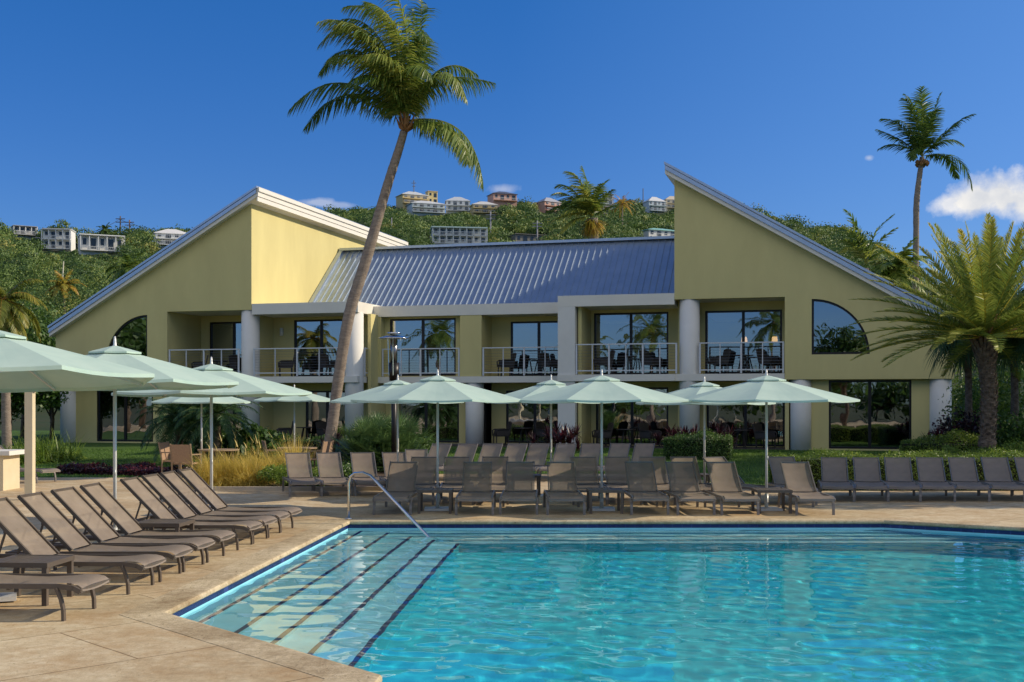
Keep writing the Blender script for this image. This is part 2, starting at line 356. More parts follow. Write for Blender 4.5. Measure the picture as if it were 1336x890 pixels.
sheet('ground', [(-2500, -1500), (2500, -1500), (2500, 3000), (-2500, 3000)], [[(-60, -40), (60, -40), (60, 75), (-60, 75)]], -0.03, M['earth'])
# coping ring with a rounded nose
mb = MB(); prof = [(-.36, -.06), (-.36, .003), (-.02, .006), (.015, .002), (.03, -.018), (.03, -.045), (.012, -.06)]
rings = [offset_poly(POOL, [o] * 8) for o, _ in prof]; n = 8; vs = []
SUB = []
for ring, (_, z) in zip(rings, prof): vs += [(p.x, p.y, z) for p in ring]
fs = [(j * n + i, j * n + (i + 1) % n, (j + 1) * n + (i + 1) % n, (j + 1) * n + i) for j in range(len(prof) - 1) for i in range(n)]
struct(mb.add(vs, fs).build('pool_coping', M['coping']))
# basin
def tilemat(name, c1, c2, gr, w=.05, rough=.25):
    m, N, L, P = newmat(name)
    t = N.new('ShaderNodeTexCoord'); n = N.new('ShaderNodeTexNoise'); n.inputs['Scale'].default_value = 3; n.inputs['Detail'].default_value = 6; L.new(t.outputs['Object'], n.inputs[0])
    r = N.new('ShaderNodeValToRGB'); r.color_ramp.elements[0].position = .35; r.color_ramp.elements[1].position = .65
    r.color_ramp.elements[0].color = (*c1, 1); r.color_ramp.elements[1].color = (*c2, 1); L.new(n.outputs[0], r.inputs[0])
    col = r.outputs[0]
    if gr:
        ck = N.new('ShaderNodeTexBrick'); ck.offset = 0; ck.inputs['Scale'].default_value = 1; ck.inputs['Brick Width'].default_value = .16; ck.inputs['Row Height'].default_value = 5
        ck.inputs['Mortar Size'].default_value = .005; ck.inputs['Color1'].default_value = (1, 1, 1, 1); ck.inputs['Color2'].default_value = (.8, .8, .85, 1); ck.inputs['Mortar'].default_value = (2.5, 2.2, 1.6, 1)
        L.new(t.outputs['Object'], ck.inputs[0]); x = N.new('ShaderNodeMixRGB'); x.blend_type = 'MULTIPLY'; x.inputs[0].default_value = 1; L.new(col, x.inputs[1]); L.new(ck.outputs[0], x.inputs[2]); col = x.outputs[0]
    L.new(col, P.inputs['Base Color']); P.inputs['Roughness'].default_value = rough; return m
M['tile'] = tilemat('navy_pool_tile', (.012, .016, .10), (.018, .028, .15), True)
M['step'] = tilemat('pale_plaster_steps', (.26, .70, .82), (.33, .77, .88), False, rough=.7)
M['plaster'] = tilemat('turquoise_pool_plaster', (.012, .60, .73), (.02, .66, .79), False, rough=.7)
LT = [0, .28, .76, 1.19, 1.60, 2.02]; FT = [0, .14, .42, .72, 1.05, 1.38]; ZS = [-.19, -.27, -.42, -.57, -.74, -1.55]
polys = [offset_poly(POOL, [l, 0, 0, 0, 0, 0, 0, f]) for l, f in zip(LT, FT)]
tile = MB(); stp = MB(); deep = MB()
def wallq(mb, p, q, z0, z1): mb.add([(p.x, p.y, z0), (q.x, q.y, z0), (q.x, q.y, z1), (p.x, p.y, z1)], [(0, 1, 2, 3)])
for i in range(8): wallq(tile, POOL[i], POOL[(i + 1) % 8], -.125, -.035); wallq(stp, POOL[i], POOL[(i + 1) % 8], -.27, -.125)
for k in range(6):
    P0 = polys[k]
    for e in (7, 0):        # the far edge and the left edge carry steps
        a, b = P0[e], P0[(e + 1) % 8]
        top = ZS[k - 1] if k else -.24
        if k < 6: wallq(stp if k < 5 else deep, a, b, ZS[k] if k else -.27, top if k else -.24)
    if k < 5:
        P1 = polys[k + 1]; z = ZS[k]
        wd = .06
        Pn = offset_poly(POOL, [LT[k + 1] - wd, 0, 0, 0, 0, 0, 0, FT[k + 1] - wd * .7])
        for e in (7, 0):
            a, b, c, d = P0[e], P0[(e + 1) % 8], Pn[(e + 1) % 8], Pn[e]
            stp.add([(p.x, p.y, z) for p in (a, b, c, d)], [(0, 1, 2, 3)])
            a, b, c, d = Pn[e], Pn[(e + 1) % 8], P1[(e + 1) % 8], P1[e]
            tile.add([(p.x, p.y, z) for p in (a, b, c, d)], [(0, 1, 2, 3)])
P5 = polys[5]
deep.add([(p.x, p.y, ZS[5]) for p in P5], [tuple(range(8))])
for i in range(1, 7): wallq(deep, P5[i], P5[(i + 1) % 8], -1.6, -.24)
for i in (1, 6): wallq(deep, POOL[i], POOL[i + 1], -1.6, -.24)
basin = [struct(tile.build('pool_tile_line', M['tile'], fix=False)), struct(stp.build('pool_steps', M['step'], fix=False)), struct(deep.build('pool_floor', M['plaster'], fix=False))]
# water
def inpoly(x, y, P):
    ins = np.zeros(x.shape, bool); n = len(P)
    for i in range(n):
        a, b = P[i], P[(i + 1) % n]
        if a.y == b.y: continue
        c = ((a.y > y) != (b.y > y)) & (x < (b.x - a.x) * (y - a.y) / (b.y - a.y) + a.x); ins ^= c
    return ins
xs = np.concatenate([np.arange(-3.6, 10.4, .045), np.arange(10.4, 14.3, .3)])
ys = np.concatenate([np.arange(-6.2, 6.6, .3), np.arange(6.6, 20.5, .045)])
X, Y = np.meshgrid(xs, ys); Z = np.full(X.shape, -.15)
wr = np.random.default_rng(3)
for i in range(60):
    lam = .13 * (.95 / .13) ** wr.random(); th = wr.normal(1.42, .62); k = 2 * math.pi / lam
    ph = wr.random() * 6.28; sl_ = .0036 * (lam / .6) ** .15
    wx = .25 * np.sin(X * .35 + ph) + .25 * np.cos(Y * .3 + ph * 2)
    Z += sl_ / k * np.sin(k * (X * math.cos(th) + Y * math.sin(th) + wx) + ph)
ny, nx = X.shape; idx = np.arange(nx * ny).reshape(ny, nx)
q = np.stack([idx[:-1, :-1], idx[:-1, 1:], idx[1:, 1:], idx[1:, :-1]], -1).reshape(-1, 4)
cxm = (X[:-1, :-1] + X[1:, 1:]) / 2; cym = (Y[:-1, :-1] + Y[1:, 1:]) / 2
keep = inpoly(cxm, cym, offset_poly(POOL, [-.1] * 8)).ravel(); q = q[keep]
used = np.unique(q); remap = np.zeros(nx * ny, int); remap[used] = np.arange(len(used))
m, N, L, P = newmat('pool_water_surface'); N.remove(P)
gl = N.new('ShaderNodeBsdfGlass'); gl.inputs['IOR'].default_value = 1.333; gl.inputs['Roughness'].default_value = 0.0; gl.inputs['Color'].default_value = (.93, .985, 1, 1)
L.new(gl.outputs[0], N['Material Output'].inputs[0]); M['water'] = m
water = npmesh('pool_water', np.stack([X, Y, Z], -1).reshape(-1, 3)[used], remap[q], M['water'], smooth=True)
struct(water)
water.cycles.is_caustics_caster = True
for o in basin: o.cycles.is_caustics_receiver = True
sl.cycles.is_caustics_light = True
# lawn
def lawn_z(x, y):
    v = .2648 * x + .9643 * y - 45.36
    t = np.clip((v + 12) / 9, 0, 1); return -.02 + .24 * t * t * (3 - 2 * t)
gx = np.arange(-60, 60.1, 1.0); gy = np.arange(24, 75.1, 1.0); X, Y = np.meshgrid(gx, gy)
idx = np.arange(X.size).reshape(X.shape); q = np.stack([idx[:-1, :-1], idx[:-1, 1:], idx[1:, 1:], idx[1:, :-1]], -1).reshape(-1, 4)
struct(npmesh('lawn', np.stack([X, Y, lawn_z(X, Y)], -1), q, M['lawnsoil'], smooth=True))
# ------------------------------------------------------------------ resort building (local axes: x along the front, y back, z up)
B = empty('resort_building', (12.012, 43.741, 0), math.atan2(-.2648, .9643),
          'yellow stucco two storey resort building with white columns and slanted roof wings', 'building')
def arc(cx, cz, r, a0, a1, n=16): return [(cx + r * math.cos(R(a0 + (a1 - a0) * i / n)), cz + r * math.sin(R(a0 + (a1 - a0) * i / n))) for i in range(n + 1)]
S = M['stucco']
qL = [(-28.82, 3.75)] + arc(-28.82, 3.75, 2.03, 90, 180); qR = [(-.95, 3.77)] + arc(-.95, 3.77, 2.06, 0, 90)
w = MB()
# left wing upper front and high side wall
w.prism([(-33.4, 2.85), (-27.84, 2.85), (-27.84, 5.9), (-23.84, 5.9), (-23.84, 10.6), (-33.4, 5.2)], [qL], 0, .3)
w.add([(-23.84, .3, 5.9), (-23.84, 17, 5.9), (-23.84, 17, 10.6), (-23.84, .3, 10.6)], [(0, 1, 2, 3)])
w.box(-24.2, -23.842, .3, 17, 0, 10.55)
w.box(-33.4, -33.1, .3, 17, 2.85, 5.2)
w.box(-33.4, -23.84, 17, 17.3, 0, 5.2)
w.prism([(-33.4, 5.2), (-23.84, 5.2), (-23.84, 10.6)], [], 17, 17.3)
w.build('wall', S, B); w = MB()
# right wing
w.prism([(-6.03, 5.93), (-1.92, 5.93), (-1.92, 2.85), (4.02, 2.85), (4.02, 4.78), (-6.03, 10.68)], [qR], 0, .3)
w.box(-6.03, -5.73, .3, 17, 5.93, 10.6)
w.box(3.72, 4.02, .3, 17, 2.85, 4.75)
w.box(-6.03, 4.02, 17, 17.3, 0, 4.8)
w.prism([(-6.03, 4.8), (4.02, 4.8), (-6.03, 10.68)], [], 17, 17.3)
w.build('wall', S, B)
# recess walls with door openings: (u0,u1,v, [(door u0,u1,z0,z1)...])
doors = []
def recess(u0, u1, v, z0, z1, ds, name='wall'):
    w = MB(); w.prism([(u0, z0), (u1, z0), (u1, z1), (u0, z1)], [[(a, c), (b, c), (b, d), (a, d)] for a, b, c, d in ds], v, v + .2)
    w.build(name, S, B)
    for d in ds: doors.append((*d, v))
recess(-27.84, -23.84, 2.8, 3.08, 5.9, [(-27.4, -25.0, 3.12, 5.62)])
recess(-23.84, -18.9, 2.0, 3.08, 5.7, [(-22.85, -20.3, 3.12, 5.58)])
recess(-18.68, -15.17, 2.15, 3.05, 5.62, [(-18.45, -15.5, 3.12, 5.55)])
recess(-14.24, -10.6, 3.2, 3.05, 5.62, [(-13.4, -10.95, 3.12, 5.42)])
recess(-9.7, -6.03, 2.1, 3.08, 5.74, [(-9.58, -6.55, 3.12, 5.62)])
recess(-6.0, -1.92, 1.8, 3.08, 5.93, [(-5.06, -2.1, 3.12, 5.6)])
recess(-33.0, -28.3, .35, .05, 2.85, [(-31.56, -28.75, .28, 2.6)])
recess(-28.28, -24.3, 2.8, .05, 2.85, [(-27.2, -25.2, .28, 2.5)])
recess(-23.84, -18.9, 2.0, .05, 2.85, [(-22.3, -20.3, .28, 2.5)])
recess(-18.9, -15.0, 2.6, .05, 2.82, [(-18.5, -15.5, .28, 2.55)])
recess(-14.24, -10.6, 3.2, .05, 2.82, [(-13.6, -11.1, .28, 2.5)])
recess(-9.7, -6.03, 2.1, .05, 2.85, [(-9.5, -6.55, .28, 2.6)])
recess(-6.0, -1.2, 1.8, .05, 2.85, [(-5.0, -2.0, .28, 2.6)])
recess(-1.2, 3.6, .35, .05, 2.85, [(-.34, 2.58, .28, 2.82)])
# recess cheeks, piers
for (u, v0, v1, z0, z1) in [(-27.99, .3, 2.8, 3.08, 5.9), (-23.99, .6, 2.8, 3.08, 5.7), (-18.83, 1.75, 2.15, 3.08, 5.62), (-10.62, 1.4, 3.2, .05, 5.62),
                            (-9.85, .3, 2.1, .05, 5.74), (-6.0, .8, 2.1, .05, 5.93), (-1.92, .3, 1.8, .05, 5.93), (-28.3, .55, 2.8, .05, 2.85), (-18.95, .9, 2.6, .05, 5.7), (-15.0, 2.15, 3.2, .05, 2.82), (-1.2, .55, 1.8, .05, 2.85), (3.6, .35, 17, .05, 2.85), (-33.15, .35, 17, .05, 2.85)]:
    MB().box(u, u + .14, v0, v1, z0, z1).build('wall', S, B)
MB().box(-15.17, -14.24, 1.72, 3.2, 3.08, 5.62).build('wall', S, B)
MB().box(-19.0, -18.68, 1.72, 2.15, 3.08, 5.62).build('wall', S, B)
# soffits and slabs
T = M['trim']
s = MB()
s.box(-27.84, -23.5, .01, 17, 2.82, 3.08); s.box(-23.5, -19.02, -.05, 17, 2.82, 3.08); s.box(-19.02, -10.6, 1.68, 17, 2.815, 3.075)
s.box(-10.6, -6.02, -.05, 17, 2.82, 3.08); s.box(-6.02, -1.93, .005, 17, 2.82, 3.08)
s.build('balcony_slab', T, B)
s = MB()   # plain floors behind
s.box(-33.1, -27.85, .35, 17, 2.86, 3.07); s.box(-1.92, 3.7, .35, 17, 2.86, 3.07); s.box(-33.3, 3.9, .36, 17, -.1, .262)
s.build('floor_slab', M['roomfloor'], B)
s = MB()
s.box(-23.82, -19.02, 0, 4.2, 5.70, 6.15); s.box(-19.018, -10.6, 1.70, 5.2, 5.62, 6.07); s.box(-10.598, -6.035, 0, 5.2, 5.74, 6.17)
s.build('fascia', T, B)
s = MB(); s.box(-27.84, -24.2, .3, 17, 5.9, 6.0); s.box(-5.73, -1.9, .3, 17, 5.93, 6.03); s.box(-19, -10.6, 5.2, 17, 5.62, 6.0); s.box(-10.6, -6.03, 5.2, 17, 5.74, 6.0); s.box(-23.8, -19, 4.2, 17, 5.7, 6.0)
s.build('ceiling', T, B)
# columns
def col(u, v, z1, r=.385, z0=.0):
    c = MB(); c.cyl(u, v, z0, z1, r, 32); c.build('column', M['column'], B)
col(-24.1, .42, 5.9); col(-19.35, .40, 5.7); col(-5.5, .40, 5.93); col(-1.35, -.02 + .42, 2.85); col(3.58, .42, 2.85); col(-33.0, .42, 2.85); col(-14.65, 2.1, 2.815)
c = MB(); c.box(-10.596, -9.91, .006, .7, 0, 5.739); c.build('column', M['column'], B)
# interior: back wall, partitions
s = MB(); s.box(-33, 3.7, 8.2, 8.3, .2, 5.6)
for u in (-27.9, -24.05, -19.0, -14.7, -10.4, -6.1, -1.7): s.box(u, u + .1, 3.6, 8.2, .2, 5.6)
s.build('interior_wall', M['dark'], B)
# wing roofs
def wing(u0, z0, u1, z1, over):
    r = MB(); t = .46; a, b = (u0, z0), (u1, z1)
    # metal sheet with front and rear white barge
    r.prism([(u0, z0 - t), (u1, z1 - t), (u1, z1 - .10), (u0, z0 - .10)], [], -.30, 17.5)
    ro = r.build('roof', T, B)
    s = MB(); s.prism([(u0 - over * .04, z0 - .098), (u1 + over * .03, z1 - .098), (u1 + over * .03, z1), (u0 - over * .04, z0)], [], -.36, 17.56)
    n = 34
    s.build('roof_sheet', M['flash'], ro)
    s = MB(); s.prism([(u0, z0 - .30), (u1, z1 - .30), (u1, z1 - .14), (u0, z0 - .14)], [], -.345, -.302)
    s.build('gutter_strip', M['flash'], ro)
    return ro
ro = wing(-33.52, 5.36, -23.45, 11.05, 1)
s = MB(); s.box(-23.45, -23.38, -.3, 17.5, 10.62, 10.97); s.box(-23.38, -23.32, -.33, 17.53, 10.82, 10.99); s.box(-23.46, -23.41, -.28, 17.4, 10.42, 10.6)
s.build('barge_board', T, ro)
wing(4.12, 4.98, -6.35, 11.15, -1)
# centre metal roof with standing seams
p0, p1 = (4.3, 5.52), (9.2, 9.50)
s = MB(); u0, u1 = -23.8, -6.05
s.add([(u0, p0[0], p0[1]), (u1, p0[0], p0[1]), (u1, p1[0], p1[1]), (u0, p1[0], p1[1])], [(0, 1, 2, 3)])
s.add([(u0, p1[0] + .001, p1[1]), (u1, p1[0] + .001, p1[1]), (u1, 14.2, 5.6), (u0, 14.2, 5.6)], [(0, 1, 2, 3)])
rf = s.build('roof', M['metalroof'], B, fix=False)
s = MB(); u = u0 + .2; dv, dz = p1[0] - p0[0], p1[1] - p0[1]; L_ = math.hypot(dv, dz)
while u < u1:
    nx_, nz_ = -dz / L_ * .05, dv / L_ * .05
    s.add([(u - .016, p0[0], p0[1]), (u + .016, p0[0], p0[1]), (u + .016, p1[0], p1[1]), (u - .016, p1[0], p1[1]),
           (u - .012, p0[0] + nx_, p0[1] + nz_), (u + .012, p0[0] + nx_, p0[1] + nz_), (u + .012, p1[0] + nx_, p1[1] + nz_), (u - .012, p1[0] + nx_, p1[1] + nz_)],
          [(4, 5, 6, 7), (0, 4, 7, 3), (1, 2, 6, 5), (0, 1, 5, 4)]); u += .29
s.build('standing_seams', M['metalroof'], rf, fix=False)
s = MB(); s.bar((u0 + .02, p1[0], p1[1] + .06), (u1 - .02, p1[0], p1[1] + .06), .42, .12); s.build('ridge_cap', M['flash'], rf)
s = MB(); s.bar((u0 + .10, p0[0] - .06, p0[1] + .06), (u0 + .10, p1[0] - .06, p1[1] + .06), .2, .08); s.build('wall_flashing', M['flash'], rf)
# doors and windows
def slider(u0, u1, z0, z1, v):
    f = MB(); t = .075; m = (u0 + u1) / 2; a, b = v + .03, v + .13
    f.box(u0, u1, a, b, z1 - t, z1); f.box(u0, u1, a, b, z0, z0 + t); f.box(u0, u0 + t, a, b, z0 + t, z1 - t); f.box(u1 - t, u1, a, b, z0 + t, z1 - t)
    f.box(m - .055, m + .055, a, b, z0 + t, z1 - t)
    d = f.build('sliding_door', M['frame'], B)
    for a_, b_, vv in ((u0 + t, m - .055, v + .09), (m + .055, u1 - t, v + .075)):
        g = MB(); g.add([(a_, vv, z0 + t), (b_, vv, z0 + t), (b_, vv, z1 - t), (a_, vv, z1 - t)], [(0, 1, 2, 3)]); g.build('glass_pane', M['glass'], d, fix=False)
for d in doors: slider(*d)
for q, (cx, cz, r, a0, a1) in ((qL, (-28.82, 3.75, 2.03, 90, 180)), (qR, (-.95, 3.77, 2.06, 0, 90))):
    f = MB(); sg = 1 if a0 == 0 else -1
    inner = [(cx + sg * .08, cz + .08)] + [(cx + sg * .02 + (x - cx) * .95, cz + .02 + (z - cz) * .95) for x, z in arc(cx, cz, r, a0, a1)]
    inner = [(min(max(x, cx + .08), 99) if sg > 0 else min(x, cx - .08), max(z, cz + .08)) for x, z in inner]
    f.prism(q, [inner], .06, .18); fo = f.build('quarter_round_window', M['frame'], B)
    g = MB(); g.add([(x, .12, z) for x, z in q], [tuple(range(len(q)))]); g.build('glass_pane', M['glass'], fo, fix=False)
# railings
def railing(a, b, nmid, z0=3.10, top=4.25):
    a = Vector((a[0], a[1], 0)); b = Vector((b[0], b[1], 0)); L_ = (b - a).length
    r = MB(); n = nmid + 1
    def P(t, z): p = a.lerp(b, t); return (p.x, p.y, z)
    r.bar(P(0, top), P(1, top), .07, .045); r.bar(P(0, z0 + .13), P(1, z0 + .13), .04, .045)
    ro = r.build('balcony_railing', M['rail'], B)
    for i in range(n + 1):
        wdt = .065 if (i % 2 == 0 or i == n) else .035
        p = MB(); t = min(max(i / n, .03 / L_), 1 - .03 / L_); p.bar(P(t, z0), P(t, top - .02), wdt, .05, (0, 1, 0)); p.build('post', M['rail'], ro)
    c = MB()
    for k in range(1, 9): c.bar(P(0, z0 + .13 + k * .112), P(1, z0 + .13 + k * .112), .007, .007)
    c.build('cable_infill', M['cable'], ro)
railing((-27.8, .08), (-24.45, .08), 3); railing((-23.75, .02), (-19.75, .02), 3); railing((-18.98, .6), (-18.98, 1.75), 1)
railing((-18.65, 1.76), (-15.2, 1.76), 3); railing((-14.2, 1.76), (-10.65, 1.76), 3); railing((-9.88, .02), (-5.93, .02), 5); railing((-5.10, .08), (-1.95, .08), 3)
# wall sconces beside the doors
def sconce(u, v, z):
    s = MB(); s.cyl(u, v - .09, z, z + .34, .075, 14); s.box(u - .05, u + .05, v - .05, v, z + .08, z + .26); s.build('wall_sconce', M['column'], B)
sconce(-23.3 - .1, 2.0, 4.9); sconce(-9.9 + .1, 2.1, 4.95)
def bw(u, v, z=0):
    a = math.atan2(-.2648, .9643); return Vector((12.012 + u * .9643 + v * .2648, 43.741 - u * .2648 + v * .9643, z))
# balcony and patio furniture
def wicker_chair(label):
    r = empty('wicker_armchair', label=label, cat='armchair', group='dark wicker armchairs on the balconies and patios'); W_ = M['wicker']
    m = MB(); m.box(-.27, .27, -.27, .27, .38, .46); m.build('seat', W_, r)
    m = MB()
    for i in range(8):
        x0 = -.28 + i * .07; cz = 1.0 - .05 * abs(i - 3.5) / 3.5
        m.add([(x0, .24, .42), (x0 + .07, .24, .42), (x0 + .07, .36, cz), (x0, .36, cz), (x0, .29, .42), (x0 + .07, .29, .42), (x0 + .07, .41, cz), (x0, .41, cz)],
              [(0, 1, 2, 3), (7, 6, 5, 4), (3, 2, 6, 7), (0, 3, 7, 4), (1, 5, 6, 2), (0, 4, 5, 1)])
    m.build('backrest', W_, r)
    for sx in (-1, 1):
        m = MB(); m.tube([(sx * .30, -.27, .40), (sx * .31, -.29, .62), (sx * .31, -.20, .67), (sx * .31, .25, .68)], .028, 8); m.add([(sx * .30, -.26, .42), (sx * .30, .26, .42), (sx * .30, .26, .66), (sx * .30, -.2, .66)], [(0, 1, 2, 3)]); m.build('armrest', W_, r)
        for sy in (-1, 1):
            m = MB(); m.bar((sx * .25, sy * .25, 0), (sx * .25, sy * .25, .38), .04, .04); m.build('leg', W_, r)
    return r
def cafe_table(label):
    r = empty('patio_table', label=label, cat='table', group='small dark tables on the balconies and patios')
    m = MB(); m.cyl(0, 0, .70, .735, .38, 24); m.build('tabletop', M['wicker'], r)
    for k in range(4):
        a = k * math.pi / 2 + .78; m = MB(); m.bar((.10 * math.cos(a), .10 * math.sin(a), .70), (.28 * math.cos(a), .28 * math.sin(a), 0), .035, .035); m.build('leg', M['wicker'], r)
    return r
bays = [(-26.1, 1.3, 3.08, 'on balcony below left gable'), (-21.7, .85, 3.08, 'on balcony behind leaning palm'), (-12.4, 2.3, 3.08, 'on recessed middle balcony'),
        (-8.0, .9, 3.08, 'on balcony right of square pillar'), (-3.5, .85, 3.08, 'on balcony beside right curved window'),
        (-21.7, .7, .22, 'on patio behind leaning palm'), (-12.4, 1.6, .22, 'on patio left of square pillar'), (-8.0, .6, .22, 'on patio right of square pillar'), (-3.6, .5, .22, 'on patio beside the right wing')]
ch0 = tb0 = None
for (u, v, z, where) in bays:
    for k, (du, rz, side) in enumerate(((-.95, R(60), 'left'), (.95, R(-60), 'right'))):
        lab = f'dark wicker armchair {where}, {side} of its table'
        if ch0 is None: ch0 = c = wicker_chair(lab)
        else: c = copy_tree(ch0)
        # backs turned outwards, facing the table
        place(c, bw(u + du, v + (.05 if k else -.05), z), rz * -1 + math.atan2(-.2648, .9643) , lab)
    lab = f'small round dark table {where}'
    if tb0 is None: tb0 = c = cafe_table(lab)
    else: c = copy_tree(tb0)
    place(c, bw(u, v, z), 0, lab)
# lit table lamps inside the upper right room
m, N, L, P = newmat('lit_lamp_shade'); P.inputs['Base Color'].default_value = (.8, .6, .35, 1); P.inputs['Emission Color'].default_value = (1, .62, .3, 1); P.inputs['Emission Strength'].default_value = 2.2; M['shade'] = m
def lamp(label):
    r = empty('table_lamp', label=label, cat='lamp', group='lit table lamps behind the upper right glass')
    s = MB(); s.cyl(0, 0, 0, .03, .1, 16); s.cyl(0, 0, .03, .62, .018, 8); s.build('stand', M['frame'], r)
    s = MB(); s.cyl(0, 0, .6, .84, .13, 20, .1); s.build('lamp_shade', M['shade'], r)
    s = MB(); s.box(-.3, .3, -.25, .25, -.03, -.002); 
    return r
def console(u, label):
    r = empty('side_console', label=label, cat='table'); s = MB(); s.box(-.4, .4, -.25, .25, .72, .76); s.build('tabletop', M['wood'], r)
    for sx in (-1, 1):
        for sy in (-1, 1):
            s = MB(); s.bar((sx * .36, sy * .21, 0), (sx * .36, sy * .21, .72), .04, .04); s.build('leg', M['wood'], r)
    r.location = bw(u, 4.2, 3.08); r.rotation_euler.z = math.atan2(-.2648, .9643)
console(-3.72, 'wooden console under the left lamp in the upper right room'); console(-2.5, 'wooden console under the right lamp in the upper right room')
l0 = lamp('small lit lamp, left one behind the upper right balcony glass'); l0.location = bw(-3.72, 4.2, 3.842)
l1 = copy_tree(l0); place(l1, bw(-2.5, 4.2, 3.842), 0, 'small lit lamp, right one behind the upper right balcony glass')
# ------------------------------------------------------------------ sun loungers
def make_lounger(theta, group, label, fm='frame_g', fw=.020):
    r = empty('sun_lounger', label=label, cat='sun lounger', group=group)
    Fm, Sm = M[fm], M['sling']; c, s_ = math.cos(R(theta)), math.sin(R(theta)); hx, hz = -.20, .335
    m = MB()
    for sy in (-1, 1):
        y = sy * .315
        for a, b in (((-.93, y, .30), (.80, y, .315)), ((.80, y, .315), (.93, y, .30)), ((.93, y, .30), (1.0, y, .265))): m.bar(a, b, .03, .045)
    m.bar((.99, -.315, .275), (.99, .315, .275), .03, .04); m.bar((-.93, -.30, .30), (-.93, .30, .30), .03, .03); m.bar((.30, -.30, .285), (.30, .30, .285), .025, .025)
    m.build('frame', Fm, r)
    xs_ = [hx, .1, .4, .65, .80, .90, .965, 1.0, 1.01]; zs_ = [.335, .318, .312, .325, .342, .34, .325, .30, .27]
    vs = []; NY = 6
    for x, z in zip(xs_, zs_):
        for j in range(NY + 1):
            t = j / NY * 2 - 1; vs.append((x, t * .295, z - .018 * (1 - t * t)))
    fs = [(i * (NY + 1) + j, (i + 1) * (NY + 1) + j, (i + 1) * (NY + 1) + j + 1, i * (NY + 1) + j + 1) for i in range(len(xs_) - 1) for j in range(NY)]
    MB().add(vs, fs, True).build('seat_sling', Sm, r, fix=False)
    def bp(t, y, off=0): return (hx - c * t - s_ * off, y, hz + s_ * t - c * off)
    vs = []
    for i in range(7):
        for j in range(NY + 1):
            t = j / NY * 2 - 1; sag = .022 * math.sin(math.pi * i / 6) ** .5 * (1 - t * t); vs.append(bp(.01 + .83 * i / 6, t * .245, sag))
    fs = [(i * (NY + 1) + j, (i + 1) * (NY + 1) + j, (i + 1) * (NY + 1) + j + 1, i * (NY + 1) + j + 1) for i in range(6) for j in range(NY)]
    bk = MB().add(vs, fs, True).build('backrest', Sm, r, fix=False)
    m = MB()
    for sy in (-1, 1): m.bar(bp(0, sy * .262), bp(.86, sy * .262), .04, fw, (0, 1, 0))
    m.bar(bp(.85, -.275), bp(.85, .275), .028, .028); m.bar(bp(.45, -.25, .035), bp(.45, .25, .035), .02, .02); m.bar((hx, -.31, hz - .02), (hx, .31, hz - .02), .022, .022)
    m.build('backrest_frame', Fm, r)
    m = MB()
    for sy in (-1, 1): m.bar(bp(.45, sy * .22, .035), (hx - .45, sy * .22, .30), .02, .02)
    m.bar((hx - .45, -.30, .30), (hx - .45, .30, .30), .02, .02)
    m.build('support_strut', Fm, r)
    for sx in (1, -1):
        for sy in (-1, 1):
            m = MB(); x = .83 if sx > 0 else -.72; y = sy * .325
            pts = [(x - .055 * sx, y, .30), (x - .01 * sx, y, .20), (x + .012 * sx, y, .10), (x + .015 * sx, y, 0)]
            for p, q in zip(pts, pts[1:]): m.bar(p, q, .026, .046, (0, 1, 0))
            m.build('leg', Fm, r)
    return r
ORD = ['nearest', 'second', 'third', 'fourth', 'fifth', 'sixth', 'seventh', 'eighth', 'ninth', 'tenth']
def row(protos, pts, labels):
    out = []
    for i, ((x, y, rz), lab) in enumerate(zip(pts, labels)):
        o = protos[0] if (i == 0 and protos[1]) else copy_tree(protos[0]); protos[1] = False
        place(o, (x, y, 0), R(rz), lab); out.append(o)
    return out
ys_l = [11.2, 12.7, 13.55, 14.35, 15.15, 16.4, 17.15, 17.87, 18.6]
c4, s4 = math.cos(R(-4)), math.sin(R(-4)); pts = []
for i, y in enumerate(ys_l):
    fx = -4.07 + (y - 11.2) * .075; pts.append((fx - .85 * c4, y - .85 * s4, -4 + random.uniform(-1.5, 1.5)))
PL = [make_lounger(45, 'taupe sun loungers in the row along the left pool edge', '', 'frame_l', .03), True]
row(PL, pts, ['taupe sun lounger nearest the camera, cut off by the left photo edge', 'taupe sun lounger just behind the near side table at left', 'taupe lounger third from the near end of the left row',
              'taupe lounger fourth from the near end of the left row', 'taupe lounger at left, just before the far side table', 'shaded taupe lounger at left, just beyond the far side table',
              'taupe lounger third from the far end of the left row', 'taupe lounger second from the far end of the left row', 'taupe lounger at the far end of the left row, beside an umbrella pole'])
PF = [make_lounger(37, 'taupe sun loungers in the front row at the far pool edge', ''), True]
fx = [-2.10, -.66, .14, .95, 2.45, 3.24, 4.02, 5.40]
row(PF, [(x, 21.95 + random.uniform(-.05, .05), -90 + random.uniform(-2, 2)) for x in fx],
    ['taupe lounger behind the pool handrail, leftmost of the front row', 'taupe lounger just right of the left front side table', 'taupe front row lounger with sunlit back, second right of left table',
     'front row lounger just left of the middle side table, half sunlit', 'shaded front row lounger just right of the middle side table', 'front row lounger second right of the middle table, diagonal shadow on it',
     'sunlit front row lounger just left of the right side table', 'sunlit taupe lounger right of the right side table, last of front row'])
g2 = 'taupe sun loungers in the second row behind the front row'
P2 = [make_lounger(37, g2, ''), True]
